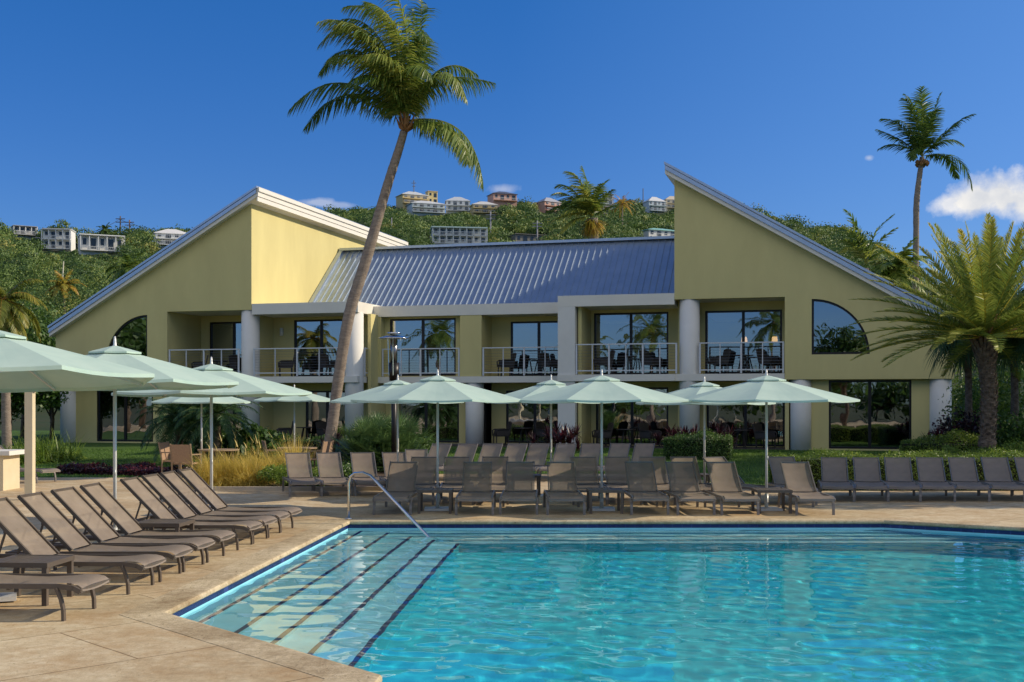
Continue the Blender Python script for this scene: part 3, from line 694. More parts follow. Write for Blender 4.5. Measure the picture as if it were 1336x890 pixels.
row(P2, [(x, 24.05 + random.uniform(-.05, .05), r_) for x, r_ in [(-1.85, -91), (-1.12, -88), (-.38, -92), (1.51, -89), (2.20, -90), (2.90, -93), (3.62, -88), (4.62, -62), (5.62, -91)]],
    ['second row lounger left of the left front umbrella pole, shaded', 'second row lounger just right of the left front umbrella pole, shaded', 'second row lounger seen between the second and third front loungers',
     'second row lounger just left of the middle front umbrella pole', 'second row lounger just right of the middle front umbrella pole', 'second row lounger behind the shaded front lounger right of middle table',
     'second row lounger behind the diagonally shadowed front lounger', 'second row lounger turned to the right, behind the sunlit front lounger', 'second row lounger behind the right front umbrella pole'])
g3 = 'taupe sun loungers in the shaded back row before the lawn'
P3 = [make_lounger(40, g3, ''), True]
row(P3, [(x - .22, 31.1 + random.uniform(-.1, .1), -105 + random.uniform(-3, 3)) for x in [-1.9, -1.18, -.5, .14, .76, 1.47, 2.17, 2.9, 3.55]],
    [f'shaded back row lounger, {w} from the left, before the lawn' for w in ('first', 'second', 'third', 'fourth', 'fifth', 'sixth')] +
    ['shaded back row lounger, third from the right, before the lawn', 'shaded back row lounger, second from the right, before the lawn', 'shaded back row lounger at the right end, before the lawn'])
g4 = 'sunlit taupe sun loungers beside the yellow grasses'
P4 = [make_lounger(37, g4, ''), True]
row(P4, [(-4.62, 26.05, -74), (-3.95, 26.15, -75), (-3.22, 26.25, -77), (-2.52, 26.3, -78), (-2.25, 28.0, -85)],
    ['sunlit lounger closest to the yellow grasses', 'sunlit lounger between the grasses and the leaning palm, second from left', 'sunlit lounger in front of the leaning palm trunk', 'sunlit lounger just right of the leaning palm trunk', 'sunlit lounger in front of the fan palm clump, set back'])
g5 = 'taupe sun loungers before the long hedge at right'
P5_ = [make_lounger(33, g5, ''), True]
row(P5_, [(6.74, 24.75, -103), (7.43, 24.75, -103), (8.09, 24.75, -104), (8.78, 24.75, -104), (9.47, 24.75, -104), (10.18, 24.75, -104), (10.9, 24.75, -104), (11.65, 24.75, -103)],
    ['shaded lounger at the left end of the row before the long hedge'] + [f'shaded lounger before the long hedge, {w} from that row\'s left end' for w in ('second', 'third', 'fourth', 'fifth', 'sixth')] + ['lounger before the long hedge, cut off by the right photo edge', 'lounger before the hedge just beyond the right photo edge'])
# ------------------------------------------------------------------ side tables
def make_table(size, h, label):
    r = empty('side_table', label=label, cat='side table', group='square taupe side tables between the loungers'); Fm = M['frame_l']; k = size / 2
    m = MB(); n = 7; w_ = size / n
    for i in range(n): m.box(-k + i * w_ + .004, -k + (i + 1) * w_ - .004, -k + .03, k - .03, h - .022, h)
    m.build('tabletop', Fm, r)
    m = MB(); m.box(-k - .005, k + .005, -k, -k + .028, h - .045, h + .004); m.box(-k - .005, k + .005, k - .028, k, h - .045, h + .004)
    m.box(-k - .004, -k + .0, -k + .028, k - .028, h - .045, h + .003); m.box(k, k + .004, -k + .028, k - .028, h - .045, h + .003); m.build('apron', Fm, r)
    for sx in (-1, 1):
        for sy in (-1, 1):
            m = MB(); m.bar((sx * (k - .03), sy * (k - .03), 0), (sx * (k - .03), sy * (k - .03), h - .03), .05, .05, (0, 1, 0)); m.build('leg', Fm, r)
    return r
t0 = make_table(.62, .42, 'side table beside the nearest lounger at left'); place(t0, (-4.85, 11.98, 0), R(-4))
for (x, y, rz, lab) in [(-4.62, 15.78, -4, 'side table in the middle of the left lounger row'), (-1.39, 21.62, 0, 'side table at the left front umbrella pole'), (1.69, 21.62, 1, 'side table at the middle front umbrella pole'),
                        (4.72, 21.62, 0, 'side table at the right front umbrella pole'), (.3, 25.9, 2, 'small side table in the second row, behind the half sunlit lounger'), (4.02, 26.2, -3, 'small side table at the far right umbrella pole')]:
    c = copy_tree(t0); place(c, (x, y, 0), R(rz), lab)
# ------------------------------------------------------------------ umbrellas
def make_umbrella(Rr, zr, rise, label):
    r = empty('market_umbrella', label=label, cat='umbrella', group='pale seafoam market umbrellas round the pool')
    m = MB(); m.cyl(0, 0, .05, zr + rise + .02, .024, 14); m.build('pole', M['pole'], r)
    m = MB(); m.box(-.24, .24, -.24, .24, .003, .045); m.cyl(0, 0, .045, .30, .035, 14); m.build('base', M['pole'], r)
    m = MB(); m.tube([(0, 0, 1.0), (0, -.075, 1.0)], .008, 8); m.tube([(0, -.07, 1.0), (0, -.07, .93)], .012, 8); m.build('crank', M['pole'], r)
    def canopy(Ra, Rb, za, zb, sag, hem):
        vs = []; NR = 6; NS = 6; n = 8 * NS
        for i in range(NR + 1):
            t = i / NR; rr = Rb + (Ra - Rb) * t
            for k in range(n):
                q = (k % NS) / NS; a = 2 * math.pi * (k // NS) / 8 + math.pi / 8; a2 = a + math.pi / 4
                p = Vector((math.cos(a), math.sin(a))).lerp(Vector((math.cos(a2), math.sin(a2))), q) * rr
                b = math.sin(math.pi * q); p *= 1 - .025 * b * t
                vs.append((p.x, p.y, zb + (za - zb) * t ** 1.06 - sag * b * t * (1 - .35 * t)))
        fs = [(i * n + k, i * n + (k + 1) % n, (i + 1) * n + (k + 1) % n, (i + 1) * n + k) for i in range(NR) for k in range(n)]
        if hem:
            for k in range(n): x, y, z = vs[NR * n + k]; vs.append((x * 1.001, y * 1.001, z - hem))
            fs += [(NR * n + k, NR * n + (k + 1) % n, (NR + 1) * n + (k + 1) % n, (NR + 1) * n + k) for k in range(n)]
        return MB().add(vs, fs)
    cn = canopy(Rr, .16, zr, zr + rise - .035, .035, .035).build('canopy', M['canvas'], r, fix=False)
    canopy(.36, .03, zr + rise - .045, zr + rise + .035, .004, .02).build('vent', M['canvas'], cn, fix=False)
    m = MB(); m.tube([(0, 0, zr + rise + .02), (0, 0, zr + rise + .05), (0, 0, zr + rise + .09), (0, 0, zr + rise + .15)], [.04, .022, .02, .012], 12); m.build('finial', M['pole'], r)
    m = MB(); m.cyl(0, 0, zr + .02, zr + .08, .045, 14); m.cyl(0, 0, zr + rise - .10, zr + rise - .04, .045, 14); m.build('hub', M['pole'], r)
    for k in range(8):
        a = math.pi / 8 + k * math.pi / 4; cx, sx = math.cos(a), math.sin(a); m = MB()
        m.bar((cx * .05, sx * .05, zr + rise - .07), (cx * Rr * .985, sx * Rr * .985, zr - .022), .018, .022)
        q = .52; m.bar((cx * .05, sx * .05, zr + .05), (cx * Rr * q, sx * Rr * q, zr - .022 + (rise - .05) * (1 - q)), .014, .018); m.build('rib', M['pole'], r)
    return r
u0 = make_umbrella(1.67, 2.04, .41, ''); first = True
for (px, d, zr, rot, tilt, lab) in [(571, 22.05, 2.05, 2, 0, 'pale umbrella at the left of the front row beyond the pool'), (785, 22.05, 2.05, -3, 0, 'pale umbrella in the middle of the front row beyond the pool'),
        (1000, 22.05, 2.05, 4, 0, 'pale umbrella at the right of the front row beyond the pool'), (519, 25.1, 2.03, 5, 0, 'pale umbrella beside the patio heater post, behind the front row'),
        (719, 25.1, 2.03, -6, 0, 'pale umbrella of the second row, between the front left and middle ones'), (919, 25.1, 2.0, 3, 0, 'pale umbrella of the second row, in front of the clipped hedge'),
        (-12, 12.0, 2.26, 22, 3.2, 'large pale umbrella nearest the camera, cut by the left photo edge'), (150, 15.8, 2.26, 20, 1.2, 'pale umbrella over the middle of the left lounger row'),
        (276, 19.6, 2.16, 21, 0.6, 'pale umbrella at the far end of the left lounger row')]:
    o = u0 if first else copy_tree(u0); first = False; p = at(px, HY, d)
    place(o, (p.x, p.y, zr - 2.04 if zr < 2.05 else 0), R(rot), lab)
    s_ = zr / 2.04
    if zr >= 2.05: o.scale = (1, 1, s_); o.location.z = 0
    else: o.location.z = 0; o.scale = (1, 1, s_)
    o.rotation_euler = (R(-tilt), 0, R(rot))
    if d == 25.1: o.scale = (.89, .89, s_)
us = make_umbrella(1.32, 2.02, .33, '')
for i, (px, d, z, lab) in enumerate([(263, 32.0, 0, 'small pale umbrella over the dining set left of the grasses'), (384, 36.3, 0.05, 'small pale umbrella behind the sunlit loungers, left of the leaning palm')]):
    o = us if i == 0 else copy_tree(us); p = at(px, HY, d); place(o, (p.x, p.y, z), R(8 * i + 3), lab)
# ------------------------------------------------------------------ handrail, heater, kiosk, dining set
m = MB(); p0 = gp(456, 678, 0)
pts = [(-2.78, 20.25, 0), (-2.78, 20.25, .62), (-2.74, 20.20, .74), (-2.66, 20.12, .80), (-2.50, 19.98, .815), (-2.36, 19.86, .77), (-2.27, 19.78, .69), (-1.30, 18.95, -.18), (-1.05, 18.72, -.42)]
m.tube(pts, .024, 12); m.cyl(-2.78, 20.25, .011, .03, .06, 16)
ob = m.build('pool_handrail', M['chrome']); tag(ob, 'polished steel handrail bending down into the pool at its far left corner', 'handrail')
r = empty('patio_heater', at(514, HY, 33) * 1, 0, 'tall dark patio heater with round metal hood beside the fan palm clump', 'heater'); r.location.z = .05
m = MB(); m.cyl(0, 0, 0, 2.55, .075, 14); m.cyl(0, 0, 0, .06, .2, 20); m.build('post', M['frame'], r)
m = MB(); m.tube([(0, 0, 3.72), (0, 0, 3.74), (0, 0, 3.80), (0, 0, 3.84)], [.44, .43, .2, .03], 28); m.cyl(0, 0, 3.86, 3.89, .2, 20); m.build('hood', M['chrome'], r)
m = MB(); m.cyl(0, 0, 2.55, 3.05, .13, 16, .15); m.build('burner', M['frame'], r)
m = MB(); m.cyl(0, 0, 3.05, 3.70, .09, 16, .10); m.build('emitter', M['cable'], r)
for k in range(3):
    a = k * 2.094 + .5; m = MB(); m.bar((.17 * math.cos(a), .17 * math.sin(a), 2.7), (.21 * math.cos(a), .21 * math.sin(a), 3.74), .02, .02); m.build('guard_rod', M['chrome'], r)
M['cream'] = mat('cream_paint', (.66, .56, .36), (.72, .62, .42), scale=3, rough=.6, bump=.1, bscale=40)
r = empty('pergola', (-9.9, 24.4, 0), 0, 'cream painted wooden pergola frame behind the near left umbrella', 'pergola')
for x, y in ((0, 0), (-3.4, 0), (0, 2.6), (-3.4, 2.6)):
    if (x, y) == (0, 2.6): continue
    m = MB(); m.box(x - .08, x + .08, y - .08, y + .08, 0, 2.25); m.build('post', M['cream'], r)
m = MB(); m.box(-3.6, .2, -.06, .06, 2.25, 2.45); m.build('beam', M['cream'], r)
m = MB(); m.box(-3.6, -3.3, -.3, 2.9, 2.452, 2.55); m.build('beam', M['cream'], r)
r = empty('bar_counter', (-12.3, 27.3, 0), 0, 'cream bar counter with pale top at the left photo edge', 'counter')
m = MB(); m.box(-1.3, .80, -.45, .45, 0, .80); m.build('counter_body', M['cream'], r)
m = MB(); m.box(-1.4, .98, -.55, .55, .802, .90); m.build('countertop', M['trim'], r)
M['weave'] = mat('tan_woven_seat', (.30, .18, .11), (.42, .28, .17), scale=40, rough=.7, bump=.4, bscale=90)
def dining_chair(label):
    r = empty('woven_dining_chair', label=label, cat='chair', group='tan woven dining chairs by the grasses'); W_ = M['weave']; K = M['wood']
    m = MB(); m.box(-.24, .24, -.24, .24, .41, .45); m.build('seat', W_, r)
    m = MB(); m.add([(-.25, .24, .46), (.25, .24, .46), (.25, .33, .92), (-.25, .33, .92), (-.25, .27, .46), (.25, .27, .46), (.25, .36, .92), (-.25, .36, .92)], [(0, 1, 2, 3), (7, 6, 5, 4), (3, 2, 6, 7), (0, 3, 7, 4), (1, 5, 6, 2), (0, 4, 5, 1)]); m.build('backrest', W_, r)
    for sx in (-1, 1):
        m = MB(); m.bar((sx * .27, .25, 0), (sx * .27, .25, .44), .035, .035, (0, 1, 0)); m.bar((sx * .27, .25, .44), (sx * .27, .35, .94), .035, .035, (0, 1, 0)); m.build('leg', K, r)
        m = MB(); m.bar((sx * .27, -.24, 0), (sx * .27, -.24, .64), .035, .035, (0, 1, 0)); m.build('leg', K, r)
        m = MB(); m.bar((sx * .27, -.27, .655), (sx * .27, .30, .665), .045, .03); m.build('armrest', K, r)
    return r
dc = dining_chair('')
for i, (px, d, rz, lab) in enumerate([(243, 30.6, 170, 'woven dining chair left of the grasses, back to the camera'), (229, 31.9, 80, 'woven dining chair facing the table, left of the small umbrella'),
                                      (360, 33.2, 110, 'woven dining chair behind the first sunlit lounger'), (414, 32.9, 250, 'woven dining chair just left of the leaning palm trunk')]):
    o = dc if i == 0 else copy_tree(dc); p = at(px, HY, d); place(o, (p.x, p.y, .0), R(rz), lab)
def dining_table(label, px, d):
    r = empty('dining_table', label=label, cat='table', group='weathered wooden dining tables'); m = MB(); m.cyl(0, 0, .70, .74, .55, 32); m.build('tabletop', M['wood'], r)
    for k in range(4): a = k * math.pi / 2 + .6; m = MB(); m.bar((.42 * math.cos(a), .42 * math.sin(a), 0), (.38 * math.cos(a), .38 * math.sin(a), .70), .05, .05); m.build('leg', M['wood'], r)
    p = at(px, HY, d); r.location = (p.x, p.y, 0)
dining_table('round wooden dining table behind the yellow grasses', 285, 31.9); dining_table('round wooden dining table behind the first two sunlit loungers', 388, 33.2)
c = copy_tree(P3[0]); place(c, (-12.4, 29.9, 0), R(-20), 'dark lounger behind the cream bar counter, at the left edge'); c['group'] = g3
# ------------------------------------------------------------------ vegetation generators
class LF:
    """collects leaf quads"""
    def __init__(s): s.v = []; s.t = []
    def quads(s, q, tint):      # q (N,4,3)
        s.v.append(q.reshape(-1, 3)); s.t.append(np.repeat(np.clip(tint, 0, 1), 4))
    def build(s, name, m, parent=None):
        v = np.concatenate(s.v); t = np.concatenate(s.t); return npmesh(name, v, np.arange(len(v)).reshape(-1, 4), m, parent, t)
def nrm(a): return a / np.maximum(np.linalg.norm(a, axis=-1, keepdims=True), 1e-9)
UP = np.array([0., 0, 1])
def blades(acc, base, d0, L, w, droop, tint, wind=None, seg=3, side=None):
    """tapering curved strips: base (N,3), unit direction (N,3), length (N), width (N)"""
    n = len(base); d0 = nrm(d0); L = np.broadcast_to(L, (n,)); w = np.broadcast_to(w, (n,)); droop = np.broadcast_to(droop, (n,))
    if side is None: side = nrm(np.cross(d0, UP + 1e-3))
    p = base.copy(); d = d0.copy(); prev = None
    prof = [1, .9, .6, .08] if seg == 3 else ([1, .75, .06] if seg == 2 else [1, .06])
    for k in range(seg + 1):
        a = p - side * (w * prof[k] / 2)[:, None]; b = p + side * (w * prof[k] / 2)[:, None]
        if prev is not None: acc.quads(np.stack([prev[0], prev[1], b, a], 1), tint)
        prev = (a, b)
        g = np.zeros((n, 3)); g[:, 2] = -droop / seg
        if wind is not None: g = g + wind / seg
        d = nrm(d + g); p = p + d * (L / seg)[:, None]
def frond(acc, P, Lmax, n=46, w=.045, fwd=.55, vee=.15, droop=.5, wind=(0, 0, 0), tone=.5, spread=.18, basefree=.12, tipc=0.0, rw=.045, prof=None):
    P = np.asarray(P, float); m = len(P)
    seg = np.r_[0, np.cumsum(np.linalg.norm(np.diff(P, axis=0), axis=1))]; seg /= seg[-1]
    T = np.gradient(P, axis=0); T = nrm(T)
    t = np.repeat(np.linspace(basefree, .995, n), 2) + rng.uniform(-.4, .4, 2 * n) / n; t = np.clip(t, 0, 1); sd = np.tile([-1, 1], n)
    b = np.stack([np.interp(t, seg, P[:, i]) for i in range(3)], 1); tt = nrm(np.stack([np.interp(t, seg, T[:, i]) for i in range(3)], 1))
    S = nrm(np.cross(tt, UP + np.array([.02, .01, 0]))); Nn = np.cross(S, tt)
    if prof is None: L = Lmax * (np.sin(np.pi * np.clip(t * .86 + .12, 0, 1)) ** .6)
    else: L = Lmax * np.interp(t, *prof)
    d = S * sd[:, None] * 1.0 + tt * (fwd + .9 * t ** 3)[:, None] + Nn * vee + rng.normal(0, .10, (2 * n, 3))
    tint = tone + rng.normal(0, spread, 2 * n) * .6 + tipc * t ** 2
    blades(acc, b, d, L * rng.uniform(.8, 1.05, 2 * n), w, droop, tint, np.array(wind), side=nrm(np.cross(nrm(d), Nn + rng.normal(0, .35, (2 * n, 3)))))
    for off in (np.array([0, 0, 0]),):
        Sr = nrm(np.cross(T, UP + .01)); Nr = np.cross(Sr, T); ww = (rw * (1 - .8 * seg))[:, None]
        for A_, B_ in ((Sr, Nr), (Nr, Sr)):
            a, b2 = P - A_ * ww / 2, P + A_ * ww / 2
            acc.quads(np.stack([a[:-1], b2[:-1], b2[1:], a[1:]], 1), np.full(m - 1, .93))
def bez(p0, p1, p2, n=14):
    t = np.linspace(0, 1, n)[:, None]; return (1 - t) ** 2 * p0 + 2 * t * (1 - t) * p1 + t * t * p2
def crown_generic(acc, c, n, L, lo=-25, hi=80, sag=1.1, leaf=.6, tone=.5, tipc=.0, wind=(0, 0, 0), az0=0, w=.045, nl=40, fwd=.55, droop=.5, vee=.15, bias=None, rnd=1.0):
    for i in range(n):
        az = az0 + i * 2.39996 + rng.normal(0, .15); q = (i + .5) / n; el = R(hi + (lo - hi) * q ** .8 + rng.normal(0, 5))
        Lf = L * rng.uniform(.85, 1.08) * (.75 + .25 * min(1, q * 2 + .3)); d = np.array([math.cos(az) * math.cos(el), math.sin(az) * math.cos(el), math.sin(el)])
        pts = [np.array(c, float)]; st = 14
        for k in range(st):
            d = nrm(d + np.array([wind[0] * 1.0, wind[1], wind[2] - sag * (k + 1) / st]) / st * 1.6 * (math.cos(el) * .8 + .35)); pts.append(pts[-1] + d * Lf / st)
        frond(acc, pts, leaf, nl, w, fwd, vee, droop, wind, tone + rng.normal(0, .08), tipc=tipc)
def trunk(name, pts, r, m, parent, n=14, ringy=.06, sub=7):
    P = np.array(pts, float); s = np.r_[0, np.cumsum(np.linalg.norm(np.diff(P, axis=0), axis=1))]; k = max(12, int(s[-1] * sub)); t = np.linspace(0, s[-1], k)
    # smooth by Catmull-like interpolation
    Q = np.stack([np.interp(t, s, P[:, i]) for i in range(3)], 1)
    for _ in range(int(k * .25)): Q[1:-1] = .25 * Q[:-2] + .5 * Q[1:-1] + .25 * Q[2:]
    rr = np.interp(t, s, r) * (1 + ringy * (np.arange(k) % 2) + rng.normal(0, ringy * .4, k))
    return MB().tube([tuple(q) for q in Q], list(rr), n).build(name, m, parent)
M['frond'] = leafmat('coconut_frond', [(.035, .075, .014), (.08, .145, .024), (.19, .25, .04), (.42, .40, .08)], transl=.3)
M['frond_y'] = leafmat('date_palm_frond', [(.10, .16, .032), (.19, .26, .05), (.32, .36, .07), (.60, .50, .08)], transl=.25, rough=.5)
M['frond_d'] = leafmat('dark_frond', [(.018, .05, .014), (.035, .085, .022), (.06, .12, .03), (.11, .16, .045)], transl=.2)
M['frond_o'] = leafmat('yellowing_frond', [(.10, .13, .02), (.20, .22, .03), (.40, .34, .05), (.42, .20, .04)], transl=.35)
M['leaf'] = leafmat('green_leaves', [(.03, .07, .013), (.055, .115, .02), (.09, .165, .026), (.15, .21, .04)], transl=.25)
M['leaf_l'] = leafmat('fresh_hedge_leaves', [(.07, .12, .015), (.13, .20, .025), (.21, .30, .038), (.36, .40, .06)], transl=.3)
M['leaf_p'] = leafmat('purple_leaves', [(.016, .008, .010), (.035, .010, .016), (.07, .016, .024), (.22, .03, .04)], transl=.25, rough=.35)
M['grass_y'] = leafmat('golden_grass', [(.24, .22, .04), (.48, .38, .07), (.66, .50, .11), (.80, .66, .28)], transl=.35, rough=.7)
M['grass'] = leafmat('lawn_blades', [(.05, .11, .014), (.085, .17, .02), (.13, .23, .03), (.19, .27, .045)], transl=.25, rough=.6)
M['bark'] = mat('grey_palm_bark', (.20, .155, .12), (.33, .27, .21), scale=5, rough=.95, bump=1.0, bscale=16, stretch=(1, 1, 3.2))
M['bark_d'] = mat('rough_date_bark', (.07, .045, .03), (.24, .18, .13), scale=7, rough=.95, bump=1.0, bscale=14, stretch=(1, 1, 1.6))
M['boot'] = mat('orange_palm_boots', (.20, .09, .03), (.36, .20, .08), scale=9, rough=.9, bump=.8, bscale=30)
def ofs(px, py, d, dy=0): v = at(px, py, d); return np.array([v.x, v.y + dy, v.z])
# --- leaning coconut palm
d = 34.0
r = empty('coconut_palm', at(424, HY, d), 0, 'tall leaning coconut palm in front of the building, crown blown to the left', 'palm tree'); r.location.z = 0
o0 = np.array(r.location)
tp = [ofs(x, y, d) - o0 for x, y in [(424, 618), (427, 600), (433, 560), (438, 520), (446, 463), (457, 400), (468, 370), (481, 328), (495, 277), (512, 220), (522, 192), (527, 172)]]
tp[0][2] = -.02
trunk('trunk', tp, [.27, .20, .16, .155, .16, .16, .16, .155, .14, .13, .12, .11], M['bark'], r, ringy=.035, sub=9)
cpx = (529, 158); cc = ofs(*cpx, d) - o0; acc = LF(); W = (-.30, 0, .0)
FR = [  # mid px, tip px, depth offset at tip, tone, leaf length
 ((451, 112), (383, 150), -.6, .55, .95), ((455, 118), (392, 160), .8, .35, .8), ((476, 48), (420, 66), -.5, .75, .95), ((470, 62), (412, 84), .9, .5, .9), ((497, 52), (446, 22), .2, .6, .9), ((500, 66), (432, 40), -1.0, .85, .9),
 ((520, 44), (474, -4), .4, .6, .85), ((528, 30), (492, -12), -.6, .8, .85), ((538, 70), (534, -2), .9, .5, .8), ((545, 70), (556, 60), -.8, .6, .75), ((541, 100), (566, 118), -1.4, .65, .7), ((491, 92), (438, 92), -1.2, .8, .9),
 ((498, 112), (462, 128), -1.5, .45, .75), ((565, 108), (645, 112), -.3, .45, .8), ((572, 86), (622, 88), .8, .6, .75), ((576, 102), (610, 142), -1.0, .75, .7),
 ((600, 172), (630, 246), -.4, .6, .85), ((582, 160), (619, 200), .9, .4, .8), ((590, 176), (612, 222), -1.0, .75, .75), ((510, 80), (470, 60), 1.5, .35, .8), ((550, 60), (545, 20), 1.3, .4, .7), ((520, 96), (480, 96), -1.7, .85, .8),
 ((508, 32), (446, 2), .5, .7, .95), ((524, 62), (488, 22), -1.2, .85, .9), ((486, 62), (428, 52), -1.6, .8, .95), ((548, 36), (544, -16), .2, .5, .85)]
for (mx_, my), (tx, ty), dz, tone, ll in FR:
    mid = ofs(mx_, my, d, dz * .5) - o0; tip = ofs(tx, ty, d, dz) - o0; p1 = 2 * mid - .5 * (cc + tip)
    frond(acc, bez(cc, p1, tip, 16), ll * 1.15, 78, .046, .45, .0, 1.25, W, tone - .12, spread=.2, basefree=.10)
acc.build('crown', M['frond'], r)
m = MB()
for k in range(16):
    a = k * 2.4; e = .1 + .05 * (k % 3); q0 = Vector(cc) + Vector((0, 0, -.30 + .04 * (k % 4))); m.tube([q0, q0 + Vector((math.cos(a) * e, math.sin(a) * e, .12)), q0 + Vector((math.cos(a) * (e + .12), math.sin(a) * (e + .12), .40))], [.06, .045, .015], 7)
m.build('leaf_bases', M['boot'], r)
# --- tall palm behind the right wing
d = 68.0
r = empty('coconut_palm', at(1195, HY, d), 0, 'tall thin palm silhouetted against the sky behind the right wing', 'palm tree'); r.location.z = .2; o0 = np.array(r.location)
trunk('trunk', [ofs(x, y, d) - o0 for x, y in [(1196, 532), (1195, 400), (1194.6, 335), (1196, 289), (1194, 272), (1198, 240), (1202, 215), (1203, 205)]], [.24, .18, .17, .16, .17, .15, .14, .13], M['bark'], r, sub=3)
cc = ofs(1203, 204, d) - o0; acc = LF()
for (mx_, my), (tx, ty), dz, tone, ll in [((1176, 168), (1147, 158), -.5, .5, 1.0), ((1180, 182), (1150, 165), .8, .35, .9), ((1172, 189), (1147, 194), 0, .45, .9), ((1188, 152), (1170, 134), -1, .6, 1.0), ((1195, 145), (1184, 120), .5, .3, 1.1), ((1200, 150), (1196, 119), -.8, .45, 1.1),
        ((1208, 150), (1206, 122), .8, .3, 1.1), ((1217, 152), (1227, 122), 0, .35, 1.0), ((1240, 166), (1266, 152), -.6, .3, 1.0), ((1237, 172), (1256, 156), .9, .3, .9), ((1228, 186), (1248, 194), -1, .5, .8), ((1246, 208), (1266, 248), -.3, .3, 1.1), ((1238, 204), (1256, 228), .9, .25, .9),
        ((1190, 160), (1180, 150), 1.6, .3, 1.0), ((1205, 165), (1214, 150), -1.6, .5, 1.0), ((1192, 196), (1184, 212), -.8, .45, .7)]:
    mid = ofs(mx_, my, d, dz * .5) - o0; tip = ofs(tx, ty, d, dz) - o0; p1 = 2 * mid - .5 * (cc + tip); frond(acc, bez(cc, p1, tip, 12), ll, 44, .075, .5, .05, .6, (-.1, 0, 0), tone - .12, basefree=.12)
acc.build('crown', M['frond'], r)
m = MB()
for k in range(9): a = k * 2.4; q0 = Vector(cc) + Vector((math.cos(a) * .28, math.sin(a) * .28, -.35 - .1 * (k % 2))); m.tube([q0 + Vector((0, 0, .14)), q0, q0 - Vector((0, 0, .16))], [.05, .15, .04], 8)
m.build('coconut_cluster', M['boot'], r)
# --- windblown palm above the middle roof
d = 72.0
r = empty('coconut_palm', at(775, HY, d), 0, 'bushy windblown palm rising behind the blue metal roof ridge', 'palm tree'); r.location.z = .2; o0 = np.array(r.location)
trunk('trunk', [ofs(x, y, d) - o0 for x, y in [(776, 530), (775, 400), (775, 320), (773, 285)]], [.3, .24, .26, .3], M['bark'], r, sub=3)
cc = ofs(772, 283, d) - o0; acc = LF()
for (mx_, my), (tx, ty), dz, tone, ll in [((768, 248), (760, 218), 0, .6, 1.1), ((757, 240), (738, 226), -.6, .8, 1.1), ((748, 247), (726, 242), .4, .6, 1.1), ((745, 258), (721, 256), -.8, .75, 1.1), ((742, 268), (714, 276), .2, .55, 1.1), ((742, 280), (714, 296), -.7, .95, 1.0), ((750, 288), (732, 306), -1.0, .9, .9),
        ((780, 252), (794, 233), .4, .45, 1.0), ((785, 262), (798, 250), -.6, .5, 1.0), ((762, 255), (745, 248), -1.6, .85, 1.0), ((770, 250), (768, 232), 1.2, .4, 1.0), ((790, 272), (806, 266), .3, .5, .9), ((765, 265), (750, 268), -2, .8, 1.0), ((758, 262), (736, 262), 1.4, .4, 1.0), ((754, 275), (732, 284), -1.4, .9, .9), ((776, 262), (782, 246), -1.5, .7, .9)]:
    mid = ofs(mx_, my, d, dz * .5) - o0; tip = ofs(tx, ty, d, dz) - o0; p1 = 2 * mid - .5 * (cc + tip); frond(acc, bez(cc, p1, tip, 12), ll, 44, .075, .5, .05, .6, (-.35, 0, 0), tone - .05, basefree=.12)
acc.build('crown', M['frond'], r)
acc = LF(); n = 260; a = rng.uniform(0, 6.28, n); e = rng.uniform(-1.2, .4, n); dd = np.stack([np.cos(a) * np.cos(e), np.sin(a) * np.cos(e), np.sin(e)], 1)
blades(acc, np.tile(cc, (n, 1)) + dd * .2 - [0, 0, .3], dd, .9, .09, 1.0, .75 + rng.normal(0, .15, n)); acc.build('dead_fronds', M['frond_o'], r)
# --- palm behind the right wing slope
d = 60.0
r = empty('royal_palm', at(1130, HY, d), 0, 'green palm whose upper fronds show just above the right wing roof', 'palm tree'); r.location.z = .2; o0 = np.array(r.location)
trunk('trunk', [ofs(x, y, d) - o0 for x, y in [(1130, 532), (1130, 420), (1130, 350)]], [.2, .16, .15], M['bark'], r, sub=3)
cc = ofs(1130, 345, d) - o0; acc = LF()
for (mx_, my), (tx, ty), dz, tone, ll in [((1120, 300), (1102, 274), 0, .45, .75), ((1112, 308), (1085, 300), -.5, .7, .8), ((1124, 305), (1112, 286), .6, .35, .8), ((1140, 308), (1166, 280), 0, .45, .7), ((1144, 318), (1165, 300), -.6, .7, .7), ((1106, 318), (1078, 320), -.8, .7, .8), ((1146, 330), (1170, 330), .3, .6, .8), ((1112, 326), (1092, 332), -1, .85, .8)]:
    mid = ofs(mx_, my, d, dz * .5) - o0; tip = ofs(tx, ty, d, dz) - o0; p1 = 2 * mid - .5 * (cc + tip); frond(acc, bez(cc, p1, tip, 12), ll, 26, .10, .6, .1, .35, (0, 0, 0), tone - .05, basefree=.15)
acc.build('crown', M['frond'], r)
# --- date palm at right
d = 33.0
r = empty('date_palm', at(1287, HY, d), 0, 'big date palm with rough dark trunk at the right, in front of the wing', 'palm tree'); r.location.z = .05; o0 = np.array(r.location)
trunk('trunk', [ofs(x, y, d) - o0 for x, y in [(1286, 613), (1289, 560), (1291, 510), (1287, 478), (1284, 455)]], [.25, .20, .18, .21, .26], M['bark_d'], r, ringy=.10)
m = MB(); P0 = np.array([ofs(x, y, d) - o0 for x, y in [(1286, 613), (1289, 560), (1291, 510), (1287, 478), (1284, 448)]])
for k in range(230):
    t = (k + .5) / 230; s = t * 4; i = min(3, int(s)); q = P0[i] + (P0[i + 1] - P0[i]) * (s - i); a = k * 2.39996; rr = .185 + .09 * max(0, t - .7) / .3
    b = Vector(q) + Vector((math.cos(a) * rr, math.sin(a) * rr, 0)); L2 = .10 + .20 * max(0, t - .72) / .28; m.bar(b, b + Vector((math.cos(a) * L2 * .55, math.sin(a) * L2 * .55, L2)), .07, .03)
m.build('leaf_bases', M['bark_d'], r)
